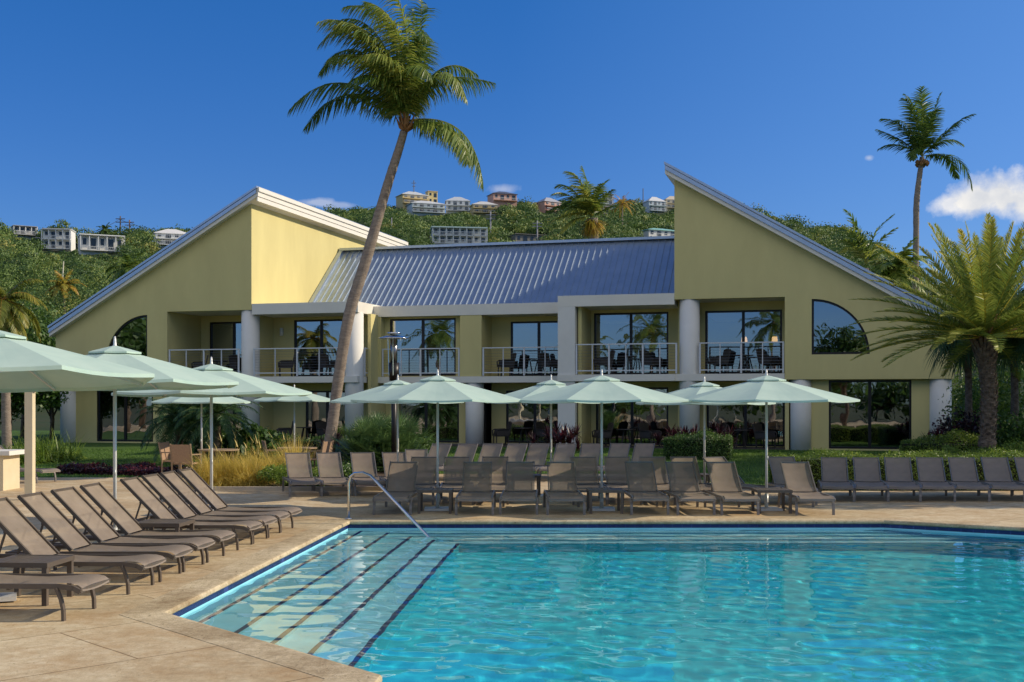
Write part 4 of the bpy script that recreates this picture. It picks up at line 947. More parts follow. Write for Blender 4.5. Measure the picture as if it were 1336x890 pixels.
cc = ofs(1284, 440, d) - o0; acc = LF()
crown_generic(acc, cc, 96, 3.75, lo=-4, hi=84, sag=.50, leaf=.44, tone=.42, tipc=.30, w=.031, nl=86, fwd=.75, droop=.12, vee=.35, wind=(-.06, 0, 0))
acc.build('crown', M['frond_y'], r)
m = MB()
for k in range(30):
    a = k * 2.4; e = R(20 + 50 * (k % 5) / 5); q0 = Vector(cc) + Vector((0, 0, -.1)); dv = Vector((math.cos(a) * math.cos(e), math.sin(a) * math.cos(e), math.sin(e))); m.tube([q0, q0 + dv * .45, q0 + dv * .9], [.05, .035, .018], 6)
m.build('petioles', M['boot'], r)
# --- fan palms
def fan(acc, c, dirv, rad, tone, nseg=26, droop=.55, spread=2.3, w=.05, petiole=None):
    dirv = nrm(np.array(dirv, float)); S = nrm(np.cross(dirv, UP + np.array([.01, .02, 0]))); N_ = np.cross(S, dirv)
    a = np.linspace(-spread, spread, nseg) + rng.normal(0, .03, nseg)
    dd = dirv * np.cos(a)[:, None] + S * np.sin(a)[:, None] + N_ * .12
    L = rad * (.75 + .25 * np.cos(a * .6)) * rng.uniform(.92, 1.05, nseg)
    blades(acc, np.tile(np.array(c, float), (nseg, 1)), dd, L, w, droop, tone + rng.normal(0, .12, nseg), side=nrm(np.cross(nrm(dd), N_ + rng.normal(0, .25, (nseg, 3)))))
    if petiole is not None:
        P = bez(np.array(petiole, float), (np.array(petiole) + np.array(c)) / 2 + [0, 0, .08], np.array(c, float), 5); ww = .018
        for A_ in (S, N_): acc.quads(np.stack([P[:-1] - A_ * ww, P[:-1] + A_ * ww, P[1:] + A_ * ww, P[1:] - A_ * ww], 1), np.full(4, .8))
def fan_palm(px, d, hpx, n, rad, label, tone=.4, tr=.2, pl=.9, basez=.05, hang=True, mname='frond_d'):
    r = empty('fan_palm', at(px, HY, d), 0, label, 'palm tree'); r.location.z = basez; o0 = np.array(r.location); top = ofs(px, hpx, d) - o0
    trunk('trunk', [(0, 0, 0), (.05, 0, top[2] * .5), tuple(top)], [tr * 1.2, tr, tr * .9], M['bark_d'], r)
    acc = LF()
    for i in range(n):
        az = i * 2.4; q = (i + .5) / n; el = R(75 - 125 * q); dv = np.array([math.cos(az) * math.cos(el), math.sin(az) * math.cos(el), math.sin(el)]); c = top + dv * pl * rng.uniform(.8, 1.15)
        fan(acc, c, dv + [0, 0, -.35 - .5 * q], rad * rng.uniform(.85, 1.1), tone + rng.normal(0, .1), droop=1.0 if hang else .4, petiole=top)
    acc.build('crown', M[mname], r); return r
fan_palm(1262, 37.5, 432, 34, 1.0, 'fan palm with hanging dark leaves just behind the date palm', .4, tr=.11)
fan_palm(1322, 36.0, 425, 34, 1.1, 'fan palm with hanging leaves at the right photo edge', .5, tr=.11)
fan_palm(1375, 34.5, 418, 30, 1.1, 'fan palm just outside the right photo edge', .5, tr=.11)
# fan palm clump in the planter
r = empty('fan_palm_clump', gp(500, 616), 0, 'round clump of stiff green fan palm leaves right of the leaning trunk', 'plant'); acc = LF()
for i in range(260):
    az = rng.uniform(0, 6.28); el = R(rng.uniform(4, 85)); dv = np.array([math.cos(az) * math.cos(el), math.sin(az) * math.cos(el), math.sin(el)]); b = np.array([rng.uniform(-.7, .7), rng.uniform(-.4, .4), .05]); c = b + dv * np.array([1.0, .9, 1.35]) * rng.uniform(.7, 1.0)
    fan(acc, c, dv + rng.normal(0, .15, 3), .46, .38 + .3 * rng.random(), nseg=20, droop=.10, spread=1.9, w=.028, petiole=b)
acc.build('foliage', leafmat('fan_clump_leaves', [(.045, .10, .03), (.08, .155, .045), (.13, .22, .065), (.20, .29, .09)], transl=.2), r)
# dark pygmy palms before the left wing
def pygmy(px, d, top, L, label, n=42, tone=.4):
    r = empty('pygmy_palm', at(px, HY, d), 0, label, 'palm tree'); r.location.z = .08; o0 = np.array(r.location); c = ofs(px, top, d) - o0
    trunk('trunk', [(0, 0, -.1), (.06, 0, c[2] * .5), tuple(c)], [.14, .11, .13], M['bark_d'], r, n=10)
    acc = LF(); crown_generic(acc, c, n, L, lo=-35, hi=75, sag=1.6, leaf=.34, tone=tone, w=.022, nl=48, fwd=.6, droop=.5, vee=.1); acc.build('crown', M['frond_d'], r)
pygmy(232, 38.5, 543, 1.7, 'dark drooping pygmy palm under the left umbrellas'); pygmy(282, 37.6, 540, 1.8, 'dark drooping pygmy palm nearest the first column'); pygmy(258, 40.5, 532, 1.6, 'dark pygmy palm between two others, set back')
# yellowing palm at the left edge
r = empty('areca_palm', at(6, HY, 41), 0, 'palm with yellow and orange drooping fronds at the left photo edge', 'palm tree'); r.location.z = .1; o0 = np.array(r.location)
trunk('trunk', [ofs(x, y, 41) - o0 for x, y in [(9, 596), (8, 540), (7, 470), (3, 400)]], [.17, .15, .14, .14], M['bark'], r)
acc = LF(); crown_generic(acc, ofs(3, 392, 41) - o0, 26, 1.9, lo=-55, hi=60, sag=2.0, leaf=.46, tone=.20, tipc=.35, w=.036, nl=66, droop=1.0); acc.build('crown', M['frond_o'], r)
# --- leafy shrubs, hedges and trees
def shell_points(n, shape='box'):
    if shape == 'ball': p = nrm(rng.normal(0, 1, (n, 3))); return p, p
    k = rng.integers(0, 5, n); u = rng.uniform(-1, 1, (n, 3)); nn = np.zeros((n, 3))
    for f, (ax, sg) in enumerate([(0, 1), (0, -1), (1, 1), (1, -1), (2, 1)]): u[k == f, ax] = sg; nn[k == f, ax] = sg
    return u, nn
def leafcards(acc, p, nn, size, tint, jit=.8, asp=.55):
    n = len(p); d = nrm(nn + rng.normal(0, jit, (n, 3))); a = nrm(np.cross(d, rng.normal(0, 1, (n, 3)))); b = np.cross(d, a); s = (size * rng.uniform(.6, 1.25, n))[:, None]
    acc.quads(np.stack([p - a * s * .5, p + b * s * asp * .5, p + a * s * .5, p - b * s * asp * .5], 1), tint)
def hedge(label, P0, P1, depth, h, n, m='leaf', size=.07, rough=.05, cat='hedge', name='hedge', z0=0, round_=.0):
    """clipped hedge between two ground points; leaf faces through a shell 15 cm deep over a dark twiggy core"""
    P0 = Vector((P0[0], P0[1], 0)); P1 = Vector((P1[0], P1[1], 0)); L_ = (P1 - P0).length; ang = math.atan2(P1.y - P0.y, P1.x - P0.x); c = (P0 + P1) / 2
    r = empty(name, (c.x, c.y, z0), ang, label, cat)
    p, nn = shell_points(n); areas = None
    hx, hy, hz = L_ / 2, depth / 2, h
    q = p.copy(); q[:, 0] *= hx; q[:, 1] *= hy; q[:, 2] = (q[:, 2] + 1) / 2 * hz
    # spread faces by area
    k = np.abs(nn[:, 0]) > 0; q = q[~k | (rng.random(n) < .35)]; nn = nn[~k | (rng.random(len(nn)) < 2)] if False else nn[:len(q)]
    n = len(q); nn = np.zeros((n, 3)); nn[np.arange(n), np.argmax(np.abs(q / np.array([hx, hy, 1]) * [1, 1, 0] + [[0, 0, 0]]), 1)] = 1
    nn = nrm(q / [hx, hy, hz] * [.6, 1, 1] + 1e-3)
    wob = rough * (np.sin(q[:, 0] * 3.1 + 1) + np.sin(q[:, 0] * 7.3) * .6 + np.sin(q[:, 1] * 5 + q[:, 0] * 2) * .5 + rng.normal(0, .5, n))
    q[:, 2] += wob * (q[:, 2] > hz * .9); q[:, 1] += wob * np.sign(q[:, 1]) * .6
    if round_: q[:, 2] *= 1 - round_ * (np.abs(q[:, 1]) / hy) ** 3 ; q[:, 2] *= 1 - round_ * .6 * (np.abs(q[:, 0]) / hx) ** 6
    q *= 1 - (rng.random((n, 1)) ** 2) * np.array([[.02, .12, .14]])
    acc = LF(); patch = .12 * np.sin(q[:, 0] * 1.7) + .1 * np.sin(q[:, 1] * 3 + q[:, 0] * 4.1); leafcards(acc, q, nn, size, .42 + patch + rng.normal(0, .2, n)); acc.build('foliage', M[m], r)
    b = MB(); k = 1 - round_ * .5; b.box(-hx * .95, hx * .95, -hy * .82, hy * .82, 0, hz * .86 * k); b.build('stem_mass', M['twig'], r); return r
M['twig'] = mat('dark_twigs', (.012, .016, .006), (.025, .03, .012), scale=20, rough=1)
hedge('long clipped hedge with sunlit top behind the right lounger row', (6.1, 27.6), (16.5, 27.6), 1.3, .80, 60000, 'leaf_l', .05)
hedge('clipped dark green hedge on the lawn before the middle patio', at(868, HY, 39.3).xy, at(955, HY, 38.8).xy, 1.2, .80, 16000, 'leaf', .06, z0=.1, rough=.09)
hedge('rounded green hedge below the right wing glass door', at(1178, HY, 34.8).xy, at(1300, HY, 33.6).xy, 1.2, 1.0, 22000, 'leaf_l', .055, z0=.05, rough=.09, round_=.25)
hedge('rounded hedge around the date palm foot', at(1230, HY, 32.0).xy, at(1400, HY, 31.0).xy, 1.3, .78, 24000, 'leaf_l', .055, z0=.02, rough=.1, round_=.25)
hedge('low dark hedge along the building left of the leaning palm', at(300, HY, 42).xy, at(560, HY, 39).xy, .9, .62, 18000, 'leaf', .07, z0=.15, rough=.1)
def shrub(name, label, px, d, rx, h, n, m, size=.09, cat='shrub', z0=.0, asp=.5, tone=.42, clumps=16, sy=.8, P=None):
    p = P or at(px, HY, d); r = empty(name, (p.x, p.y, z0), 0, label, cat); acc = LF()
    c = nrm(rng.normal(0, 1, (clumps, 3))) * [rx * .62, rx * .62 * sy, h * .33] * rng.uniform(.6, 1.1, (clumps, 1)) + [0, 0, h * .55]
    for k in range(clumps):
        q = n // clumps; s_, nn = shell_points(q, 'ball'); rr = rng.uniform(.32, .5); pts = c[k] + s_ * [rx * rr, rx * rr, h * rr * .8] * rng.uniform(.55, 1.05, (q, 1)); pts[:, 2] = np.maximum(pts[:, 2], .02)
        leafcards(acc, pts, nn, size, tone + rng.normal(0, .1) + rng.normal(0, .17, q), asp=asp)
    acc.build('foliage', M[m], r)
    b = MB()
    for k in range(7): b.tube([(rng.normal(0, .05), rng.normal(0, .05), 0), tuple(c[k] * [.5, .5, .7]), tuple(c[k])], [.03, .02, .01], 5)
    b.build('stem', M['bark_d'], r); return r
shrub('shrub', 'low leafy green shrub at the planter kerb under the golden grasses', 372, 27.6, .75, .5, 4200, 'leaf_l', .06)
shrub('shrub', 'low leafy green shrub at the planter kerb below the sunlit loungers', 415, 28.0, .8, .45, 4200, 'leaf_l', .06)
shrub('shrub', 'small green shrub at the foot of the leaning palm', 452, 30.0, .8, .5, 3600, 'leaf', .07)
shrub('shrub', 'broad leaved dark shrub right of the pygmy palms', 328, 38.2, 1.0, 1.2, 2600, 'leaf', .22, asp=.6)
shrub('shrub', 'dark green shrub beside the first round column', 300, 39.4, 1.1, 1.0, 2600, 'leaf', .12)
for i, (px, d, rx, h, mm, lab) in enumerate([(1262, 36, 1.15, 1.75, 'leaf_p', 'dark purple leaved bush beside the right end column'), (1248, 37.2, .6, 1.3, 'leaf_p', 'purple bush touching the right end column'), (1325, 34.6, 1.3, 1.6, 'leaf', 'green bush right of the date palm trunk'),
        (1300, 40, 2.0, 3.0, 'leaf', 'large green shrub mass behind the date palm'), (1345, 38, 2.0, 3.4, 'leaf_l', 'tall bright green shrub at the right photo edge'), (1258, 46, 2.0, 3.4, 'leaf', 'tall green shrub beyond the right end column')]):
    shrub('bush', lab, px, d, rx, h, 5200, mm, .13, tone=.42)
def straps(name, label, px, d, n, L, m, w=.05, droop=1.0, tone=.5, rx=.2, z0=.05, cat='plant', lo=15, hi=85, ry=None, wind=None):
    p = at(px, HY, d); r = empty(name, (p.x, p.y, z0), 0, label, cat); acc = LF(); az = rng.uniform(0, 6.28, n); el = np.radians(rng.uniform(lo, hi, n))
    dd = np.stack([np.cos(az) * np.cos(el), np.sin(az) * np.cos(el), np.sin(el)], 1); b = np.stack([rng.normal(0, rx, n), rng.normal(0, ry or rx, n), np.zeros(n)], 1)
    blades(acc, b, dd, L * rng.uniform(.6, 1.1, n), w, droop, tone + rng.normal(0, .18, n), wind); acc.build('leaves', M[m], r); return r
for px, d, lab in [(724, 40.5, 'purple cordyline left of the square pillar'), (742, 39.8, 'purple cordyline in front of the square pillar'), (884, 41.0, 'purple cordyline behind the left end of the clipped hedge'), (908, 40.8, 'purple cordyline behind the middle of the clipped hedge'), (938, 40.6, 'purple cordyline behind the right end of the clipped hedge'), (447, 37.5, 'purple cordyline seen right of the leaning trunk'), (1233, 35.6, 'red tipped cordyline at the right end column')]:
    p = at(px, HY, d); r = empty('cordyline', (p.x, p.y, .12), 0, lab, 'plant', 'purple cordylines against the building'); acc = LF()
    for k in range(9):
        n = 30; c = np.array([rng.normal(0, .32), rng.normal(0, .2), rng.uniform(.3, .85)]); az = rng.uniform(0, 6.28, n); el = np.radians(rng.uniform(-5, 85, n))
        dd = np.stack([np.cos(az) * np.cos(el), np.sin(az) * np.cos(el), np.sin(el)], 1); blades(acc, np.tile(c, (n, 1)), dd, .44, .06, .5, (.75 if px == 1233 else .35) + rng.normal(0, .2, n))
    acc.build('leaves', M['leaf_p'], r); b = MB(); b.tube([(0, 0, 0), (.03, 0, .4), (0, 0, .8)], [.03, .025, .02], 6); b.build('stem', M['bark_d'], r)
for i, (px, d, lab) in enumerate([(277, 27.8, 'golden ornamental grass tuft leftmost in the planter'), (300, 28.3, 'golden ornamental grass tuft with tall plumes behind the umbrella pole'), (322, 27.9, 'golden ornamental grass tuft in the middle of the planter'), (338, 29.2, 'golden grass tuft right of the middle of the planter'), (362, 30.5, 'greener grass tuft behind the first sunlit lounger')]):
    r = straps('ornamental_grass', lab, px, d, 2400, .86, 'grass_y' , .011, 1.5, .48 - .2 * (i == 4), .17, cat='grass', lo=42, hi=88, wind=np.array([-.15, 0, 0])); r['group'] = 'golden grasses in the planter'
    acc = LF(); n = 7; az = rng.uniform(0, 6.28, n); el = np.radians(rng.uniform(58, 88, n)); dd = np.stack([np.cos(az) * np.cos(el), np.sin(az) * np.cos(el), np.sin(el)], 1)
    b = rng.normal(0, .12, (n, 3)) * [1, 1, 0]; ln = rng.uniform(.8, 1.35, n); blades(acc, b, dd, ln, .010, .35, np.full(n, .7)); tips = b + dd * (ln * .88)[:, None] + [0, 0, -.05]
    blades(acc, tips, dd + [-.25, 0, 0], .22, .022, .6, np.full(n, .9)); acc.build('plumes', M['grass_y'], r)
straps('ornamental_grass', 'pale upright plume grass between the first two sunlit loungers', 386, 28.2, 420, 1.15, 'grass_y', .012, .5, .7, .07, cat='grass', lo=66, hi=89)
for i, (px, d, lab) in enumerate([(28, 39, 'strappy green clump left of the pergola post'), (52, 40, 'strappy green clump right of the pergola post'), (76, 41, 'strappy green clump at the left end column')]):
    straps('agapanthus', lab, px, d, 520, 1.1, 'leaf_l', .035, 1.3, .42, .35)['group'] = 'strappy clumps before the left wing'
hedge('low dark purple ground cover bed along the left lawn', (-12.6, 34.0), (-8.9, 32.7), 1.3, .18, 16000, 'leaf_p', .08, cat='flower bed', name='ground_cover', z0=-.02, rough=.06)
# trees
def tree(label, x, y, h, rad, n, m='leaf', size=.2, tone=.42, group=None, z0=0, low=.30, clumps=26):
    r = empty('broadleaf_tree', (x, y, z0), 0, label, 'tree', group); acc = LF(); zc = h * (.5 + low / 2); hz = h * (1 - low) / 2
    c = nrm(rng.normal(0, 1, (clumps, 3))) * [rad * .75, rad * .75, hz * .75] * (rng.random((clumps, 1)) ** .4) + [0, 0, zc]
    for k in range(clumps):
        q = n // clumps; s_, nn = shell_points(q, 'ball'); rr = rng.uniform(.24, .42) * rad; pts = c[k] + s_ * rr * [1.1, 1.1, .75] * rng.uniform(.5, 1.08, (q, 1)); leafcards(acc, pts, nn, size, tone + rng.normal(0, .12) + rng.normal(0, .15, q), asp=.6)
    acc.build('crown', M[m], r); b = MB(); b.tube([(0, 0, -.2), (.1, 0, h * .25), (0, .1, h * .5)], [.05 * h * .5, .04 * h * .5, .03 * h * .45], 10)
    for k in range(9): b.tube([(0, 0, h * (.22 + .02 * k)), tuple(c[k] * [.5, .5, .8]), tuple(c[k])], [.018 * h * .5, .012 * h * .5, .02], 6)
    b.build('trunk', M['bark_d'], r); return r
for px, d, h, rad, mm, lab in [(-30, 56, 7.5, 3.6, 'leaf', 'dark green tree at the left edge behind the yellowing palm'), (30, 60, 7.2, 3.2, 'leaf', 'dark green tree between the yellowing palm and the left wing'), (82, 66, 7.0, 3.0, 'leaf', 'dark green tree touching the low end of the left wing roof'), (66, 58, 4.6, 2.4, 'leaf', 'low dark tree beside the left end column'), (10, 50, 4.4, 2.6, 'leaf', 'low dark tree behind the pergola post')]:
    p = at(px, HY, d); tree(lab, p.x, p.y, h, rad, 15000, mm, .19)
for x, y, h, rad, lab in [(19.5, 25.5, 9.8, 2.3, 'tree outside the right photo edge that shades the hedge loungers'), (26.0, 37.5, 13.0, 3.6, 'tall tree outside the right photo edge beside the lawn'), (31, 42.0, 14, 4.2, 'tall tree outside the right photo edge by the wing'),
                          (34, 33.5, 15.5, 2.8, 'tree outside the right photo edge near the long hedge'), (28, 43, 11, 4.5, 'broad tree beyond the right end of the building')]:
    tree(lab, x, y, h, rad, 9000, 'leaf', .28)
for x, y, h, lab in [(-47, 24, 9, 'tall tree far left of the pool, reflected in the left curved window'), (-54, 18, 10, 'second tall tree far left of the pool'), (-42, 30, 8, 'third tree far left of the pool, nearest the building')]: tree(lab, x, y, h, 4.2, 5000, 'leaf', .38)
# trees and palms on the seaward side, seen in the window panes
def plain_palm(label, x, y, h, L=3.6, n=26, tone=.45):
    r = empty('coconut_palm', (x, y, 0), 0, label, 'palm tree'); trunk('trunk', [(0, 0, 0), (.3, .1, h * .5), (.2, .2, h)], [.24, .17, .14], M['bark'], r, sub=3)
    acc = LF(); crown_generic(acc, (.2, .2, h), n, L, lo=-35, hi=75, sag=1.5, leaf=.8, tone=tone, w=.07, nl=40, droop=.8); acc.build('crown', M['frond'], r)
for x, y, h, lab in [(-19.5, -8.5, 8.6, 'palm behind the photographer, reflected in the windows'), (-27, -9.5, 7.4, 'second palm behind the photographer to the left'), (-10, -14, 9.5, 'palm behind the photographer beyond the pool end'), (-36, 2, 8.2, 'palm far left of the photographer')]: plain_palm(lab, x, y, h)
tree('round tree behind the photographer, reflected in the curved window', -4.5, -18, 9.0, 3.6, 7000, 'leaf', .35)
for i in range(9): tree('distant seaward tree number %s of a loose line behind the photographer' % ORD[i], -75 + i * 13 + random.uniform(-3, 3), -42 + random.uniform(-5, 5), random.uniform(4, 6), 6.2, 2600, 'leaf', .55, group='loose line of seaward trees', low=.05)
# planter soil and kerb
sh = sheet('planter_soil', [(-7.0, 26.98), (-2.1, 26.98), (-2.5, 36.5), (-8.2, 36.5)], [], .018, M['soil'])
m = MB(); m.box(-7.12, -2.0, 26.86, 26.98, -.02, .09); m.box(-7.12, -7.0, 26.98, 31.5, -.02, .09); struct(m.build('planter_kerb', M['kerb']))
# lawn grass blades
n = 200000; px = rng.uniform(-40, 1400, n); dd_ = rng.uniform(27.5, 46, n) ; X = (px - CX) / F * dd_; Y = dd_
v = .2648 * X + .9643 * Y - 45.36
ok = (v < -.3) & ~((X > -2.4) & (X < 4.7) & (Y < 33.3)) & ~((X < -7.6) & (Y < 31.75)) & ~((X > -8) & (X < -2.1) & (Y < 34)); X, Y = X[ok], Y[ok]; n = len(X)
b = np.stack([X, Y, lawn_z(X, Y) - .005], 1); dd = nrm(np.stack([rng.normal(0, .45, n), rng.normal(0, .45, n), np.ones(n)], 1)); acc = LF()
patch = .12 * np.sin(X * 1.3 + Y * .7) + .1 * np.sin(Y * 2.1 - X)
blades(acc, b, dd, .065, .018, .5, .42 + patch + rng.normal(0, .2, n), seg=1); o = acc.build('lawn_grass', M['grass']); tag(o, 'short green grass of the lawn before the building', 'grass', kind='stuff')
# ------------------------------------------------------------------ hillside with forest and houses
SKX = [-3000, -1200, -600, -200, 0, 60, 140, 200, 260, 330, 420, 470, 520, 600, 700, 760, 880, 980, 1060, 1110, 1160, 1200, 1400, 2500, 5000]
SKY_ = [500, 440, 340, 300, 309, 316, 317, 315, 311, 302, 287, 283, 276, 277, 274, 273, 274, 286, 308, 312, 342, 365, 420, 480, 510]
DRX = [-3000, 0, 240, 420, 900, 1060, 1300, 5000]; DRY = [300, 330, 340, 440, 460, 400, 360, 330]; D0 = 105.0
def hill_z(px, D):
    yr = np.interp(px, SKX, SKY_); Dr = np.interp(px, DRX, DRY); zr = 2 + (HY - yr) / F * Dr; t = (D - D0) / (Dr - D0)
    up = 1.0 + (zr - 1) * np.clip(t, 0, 1) ** 1.08; over = np.where(t > 1, -(t - 1) * 30, 0); bump_ = 1.2 * np.sin(px * .021 + D * .03) * np.clip(t * 4, 0, 1) * np.clip((1.0 - t) * 4, 0, 1)
    return np.where(t < 0, 1.0 + (D - D0) * .03, up + over + bump_)
pxs = np.concatenate([np.linspace(-3000, -250, 30), np.linspace(-220, 1500, 110), np.linspace(1550, 5000, 30)]); Ds = np.linspace(75, 620, 90)
PX, DD = np.meshgrid(pxs, Ds); H = hill_z(PX, DD); H[0] = -.4
idx = np.arange(PX.size).reshape(PX.shape); q = np.stack([idx[:-1, :-1], idx[:-1, 1:], idx[1:, 1:], idx[1:, :-1]], -1).reshape(-1, 4)
M['hill'] = groundmat('hillside_soil', [(.02, .035, .01), (.035, .055, .015), (.07, .06, .03)], scale=.2)
struct(npmesh('hillside', np.stack([(PX - CX) / F * DD, DD, H], -1), q, M['hill'], smooth=True))
def hill_at(px, py):
    """the point of the hillside that shows at this pixel"""
    D = np.arange(120, 600, 1.0); z = hill_z(px, D); s = 2 + (HY - py) / F * D; k = np.where(z >= s)[0]
    Dk = D[k[0]] if len(k) else np.interp(px, DRX, DRY) * .985
    return Dk, float(hill_z(px, Dk))
HM = {}
def hm(c, rough=.8):
    key = tuple(c)
    if key not in HM: HM[key] = mat('house_paint', c, tuple(x * .9 for x in c), scale=.5, rough=rough)
    return HM[key]
M['hwin'] = mat('house_window_glass', (.03, .04, .05), rough=.15)
HOUSES = []
def house(label, x0, x1, ytop, ybase, wall, roofc, kind='hip', storeys=2, bays=4, yaw=0, balcony=True, depth=.7, fixD=None, arch=False):
    px = (x0 + x1) / 2; D, zb = hill_at(px, ybase)
    if fixD: D = fixD; zb = float(hill_z(px, D))
    k = D / F; W_ = (x1 - x0) * k; z0 = 2 + (HY - ybase) * k; z1 = 2 + (HY - ytop) * k; Hh = z1 - z0; HOUSES.append((x0, x1, D, ytop, ybase))
    r = empty('hill_house', ((px - CX) * k, D, z0), R(yaw + 20), label, 'house', 'houses on the hillside'); Dp = W_ * depth
    rh = Hh * (.34 if kind == 'hip' else .07); wh = Hh - rh; hw, hd = W_ / 2 * .94, Dp / 2
    m = MB(); m.box(-hw, hw, -hd, hd, -6, wh); m.build('wall', hm(wall), r)
    m = MB()
    if kind == 'hip':
        ov = hw * .08; a, b = hw + ov, hd + ov; rg = max(a - b, a * .12)
        m.add([(-a, -b, wh), (a, -b, wh), (a, b, wh), (-a, b, wh), (-rg, 0, wh + rh), (rg, 0, wh + rh), (-a, -b, wh - .15), (a, -b, wh - .15), (a, b, wh - .15), (-a, b, wh - .15)],
              [(0, 1, 5, 4), (1, 2, 5), (2, 3, 4, 5), (3, 0, 4), (6, 7, 1, 0), (7, 8, 2, 1), (8, 9, 3, 2), (9, 6, 0, 3), (9, 8, 7, 6)])
    else: m.box(-hw * 1.04, hw * 1.04, -hd * 1.12, hd * 1.04, wh + .01, wh + rh)
    m.build('roof', hm(roofc, .5), r); sh_ = wh / storeys; wb = 2 * hw / bays
    for s in range(storeys):
        zz = s * sh_
        for b in range(bays):
            cx = -hw + (b + .5) * wb; m = MB(); ww = wb * (.30 if b % 2 else .2); m.box(cx - ww, cx + ww, -hd - .06, -hd - .01, zz + sh_ * (.12 if b % 2 else .38), zz + sh_ * .80); m.build('window', M['hwin'], r)
        if balcony:
            bd = 1.5; m = MB(); m.box(-hw, hw, -hd - bd, -hd - .08, zz - .12, zz + .08); m.build('balcony', hm(wall), r)
            m = MB(); m.box(-hw, hw, -hd - bd - .05, -hd - bd, zz + .85, zz + .95)
            nb = bays * 5
            for b in range(nb + 1): xx = -hw + b * 2 * hw / nb; m.box(xx - .035, xx + .035, -hd - bd - .04, -hd - bd - .01, zz + .08, zz + .85)
            m.build('railing', hm((.75, .75, .72)), r)
    if balcony and kind != 'hip':
        for b in range(bays + 1): m = MB(); xx = -hw + b * wb; m.box(xx - .12, xx + .12, -hd - 1.5, -hd - 1.26, 0.09, wh - .16); m.build('post', hm((.75, .75, .72)), r)
        m = MB(); m.box(-hw * 1.02, hw * 1.02, -hd - 1.7, -hd - .02, wh - .14, wh - .005); m.build('porch_roof', hm(roofc, .5), r)
    return r, D, z0, Hh
Wt = (.80, .80, .76); Yl = (.66, .52, .24); Pk = (.60, .36, .27)
house('white two storey flat roofed house highest at the left of the hill', 59, 96, 300, 327, Wt, (.5, .5, .46), 'flat', 2, 4, -12)
house('long low white house left of the two utility poles', 103, 160, 309, 330, (.76, .75, .70), (.7, .7, .66), 'flat', 1, 5, 4)
house('white hip roofed house just above the left wing roof edge', 201, 247, 299, 322, Wt, (.8, .78, .72), 'hip', 2, 4, 0)
house('grey white house at the far left of the ridge', 16, 46, 296, 308, (.45, .45, .44), (.45, .45, .45), 'flat', 1, 4, 10)
c1 = house('yellow house with white hip roof and mast on the ridge', 519, 556, 250, 268, Yl, (.62, .64, .62), 'hip', 2, 4, 5)
house('yellow annex with flat parapet beside the masted house', 556, 570, 250, 267, Yl, (.5, .38, .2), 'flat', 2, 2, 5, False)
house('pale blue and white house directly below the masted yellow house', 531, 578, 262, 280, (.58, .64, .64), (.66, .68, .68), 'hip', 2, 5, 0)
house('white house with pale hip roof right of the masted house', 581, 613, 257, 277, Wt, (.60, .62, .62), 'hip', 2, 4, -15)
house('small yellow house with pale roof above the tall utility pole', 614, 648, 263, 280, Yl, (.68, .66, .60), 'hip', 2, 3, -10)
house('long white two storey apartment block above the metal roof', 560, 634, 300, 322, (.70, .71, .68), (.55, .66, .6), 'flat', 2, 8, -12)
house('pink house with dark hip roof on the ridge', 638, 672, 250, 264, Pk, (.10, .11, .14), 'hip', 1, 4, 0)
house('pink house with grey roof left of the windblown palm', 702, 729, 258, 277, Pk, (.45, .45, .47), 'hip', 2, 3, 14)
house('white house half hidden behind the windblown palm', 785, 799, 254, 268, Wt, (.5, .5, .5), 'flat', 2, 2, -10)
house('small pink house showing right of the windblown palm', 783, 795, 270, 283, Pk, (.5, .42, .38), 'flat', 1, 2, 0)
house('white house with arcaded verandah near the right wing peak', 841, 866, 257, 277, (.58, .66, .68), (.72, .72, .70), 'hip', 2, 4, 0)
house('cream house touching the right wing peak', 865, 888, 256, 273, (.70, .60, .40), (.66, .58, .44), 'hip', 2, 3, -8)
house('low house with pale teal roof just above the metal roof', 831, 886, 298, 313, (.66, .66, .62), (.30, .58, .50), 'hip', 1, 5, 5)
house('unfinished grey concrete building just above the metal roof', 664, 712, 308, 320, (.24, .23, .21), (.22, .21, .19), 'flat', 1, 5, 0, False)
# mast on the yellow house
_, D, z0, Hh = c1; p = at(540, 251, D); m = MB(); m.bar((p.x, D, p.z - 1.5), (p.x, D, p.z + 4.4), .3, .3, (0, 1, 0)); m.bar((p.x - .9, D, p.z + 3.4), (p.x + .9, D, p.z + 3.4), .2, .2); m.bar((p.x - .6, D, p.z + 2.2), (p.x + .6, D, p.z + 2.2), .2, .2)
m.build('mast', hm((.3, .3, .32)), c1[0]); bpy.data.objects[-1] if False else None
mo = kids(c1[0])[-1]; mo.matrix_parent_inverse = Matrix.Translation(-Vector(c1[0].location)) if False else mo.matrix_parent_inverse
mo.data.transform((Matrix.Translation(c1[0].location) @ Matrix.Rotation(c1[0].rotation_euler.z, 4, 'Z')).inverted())
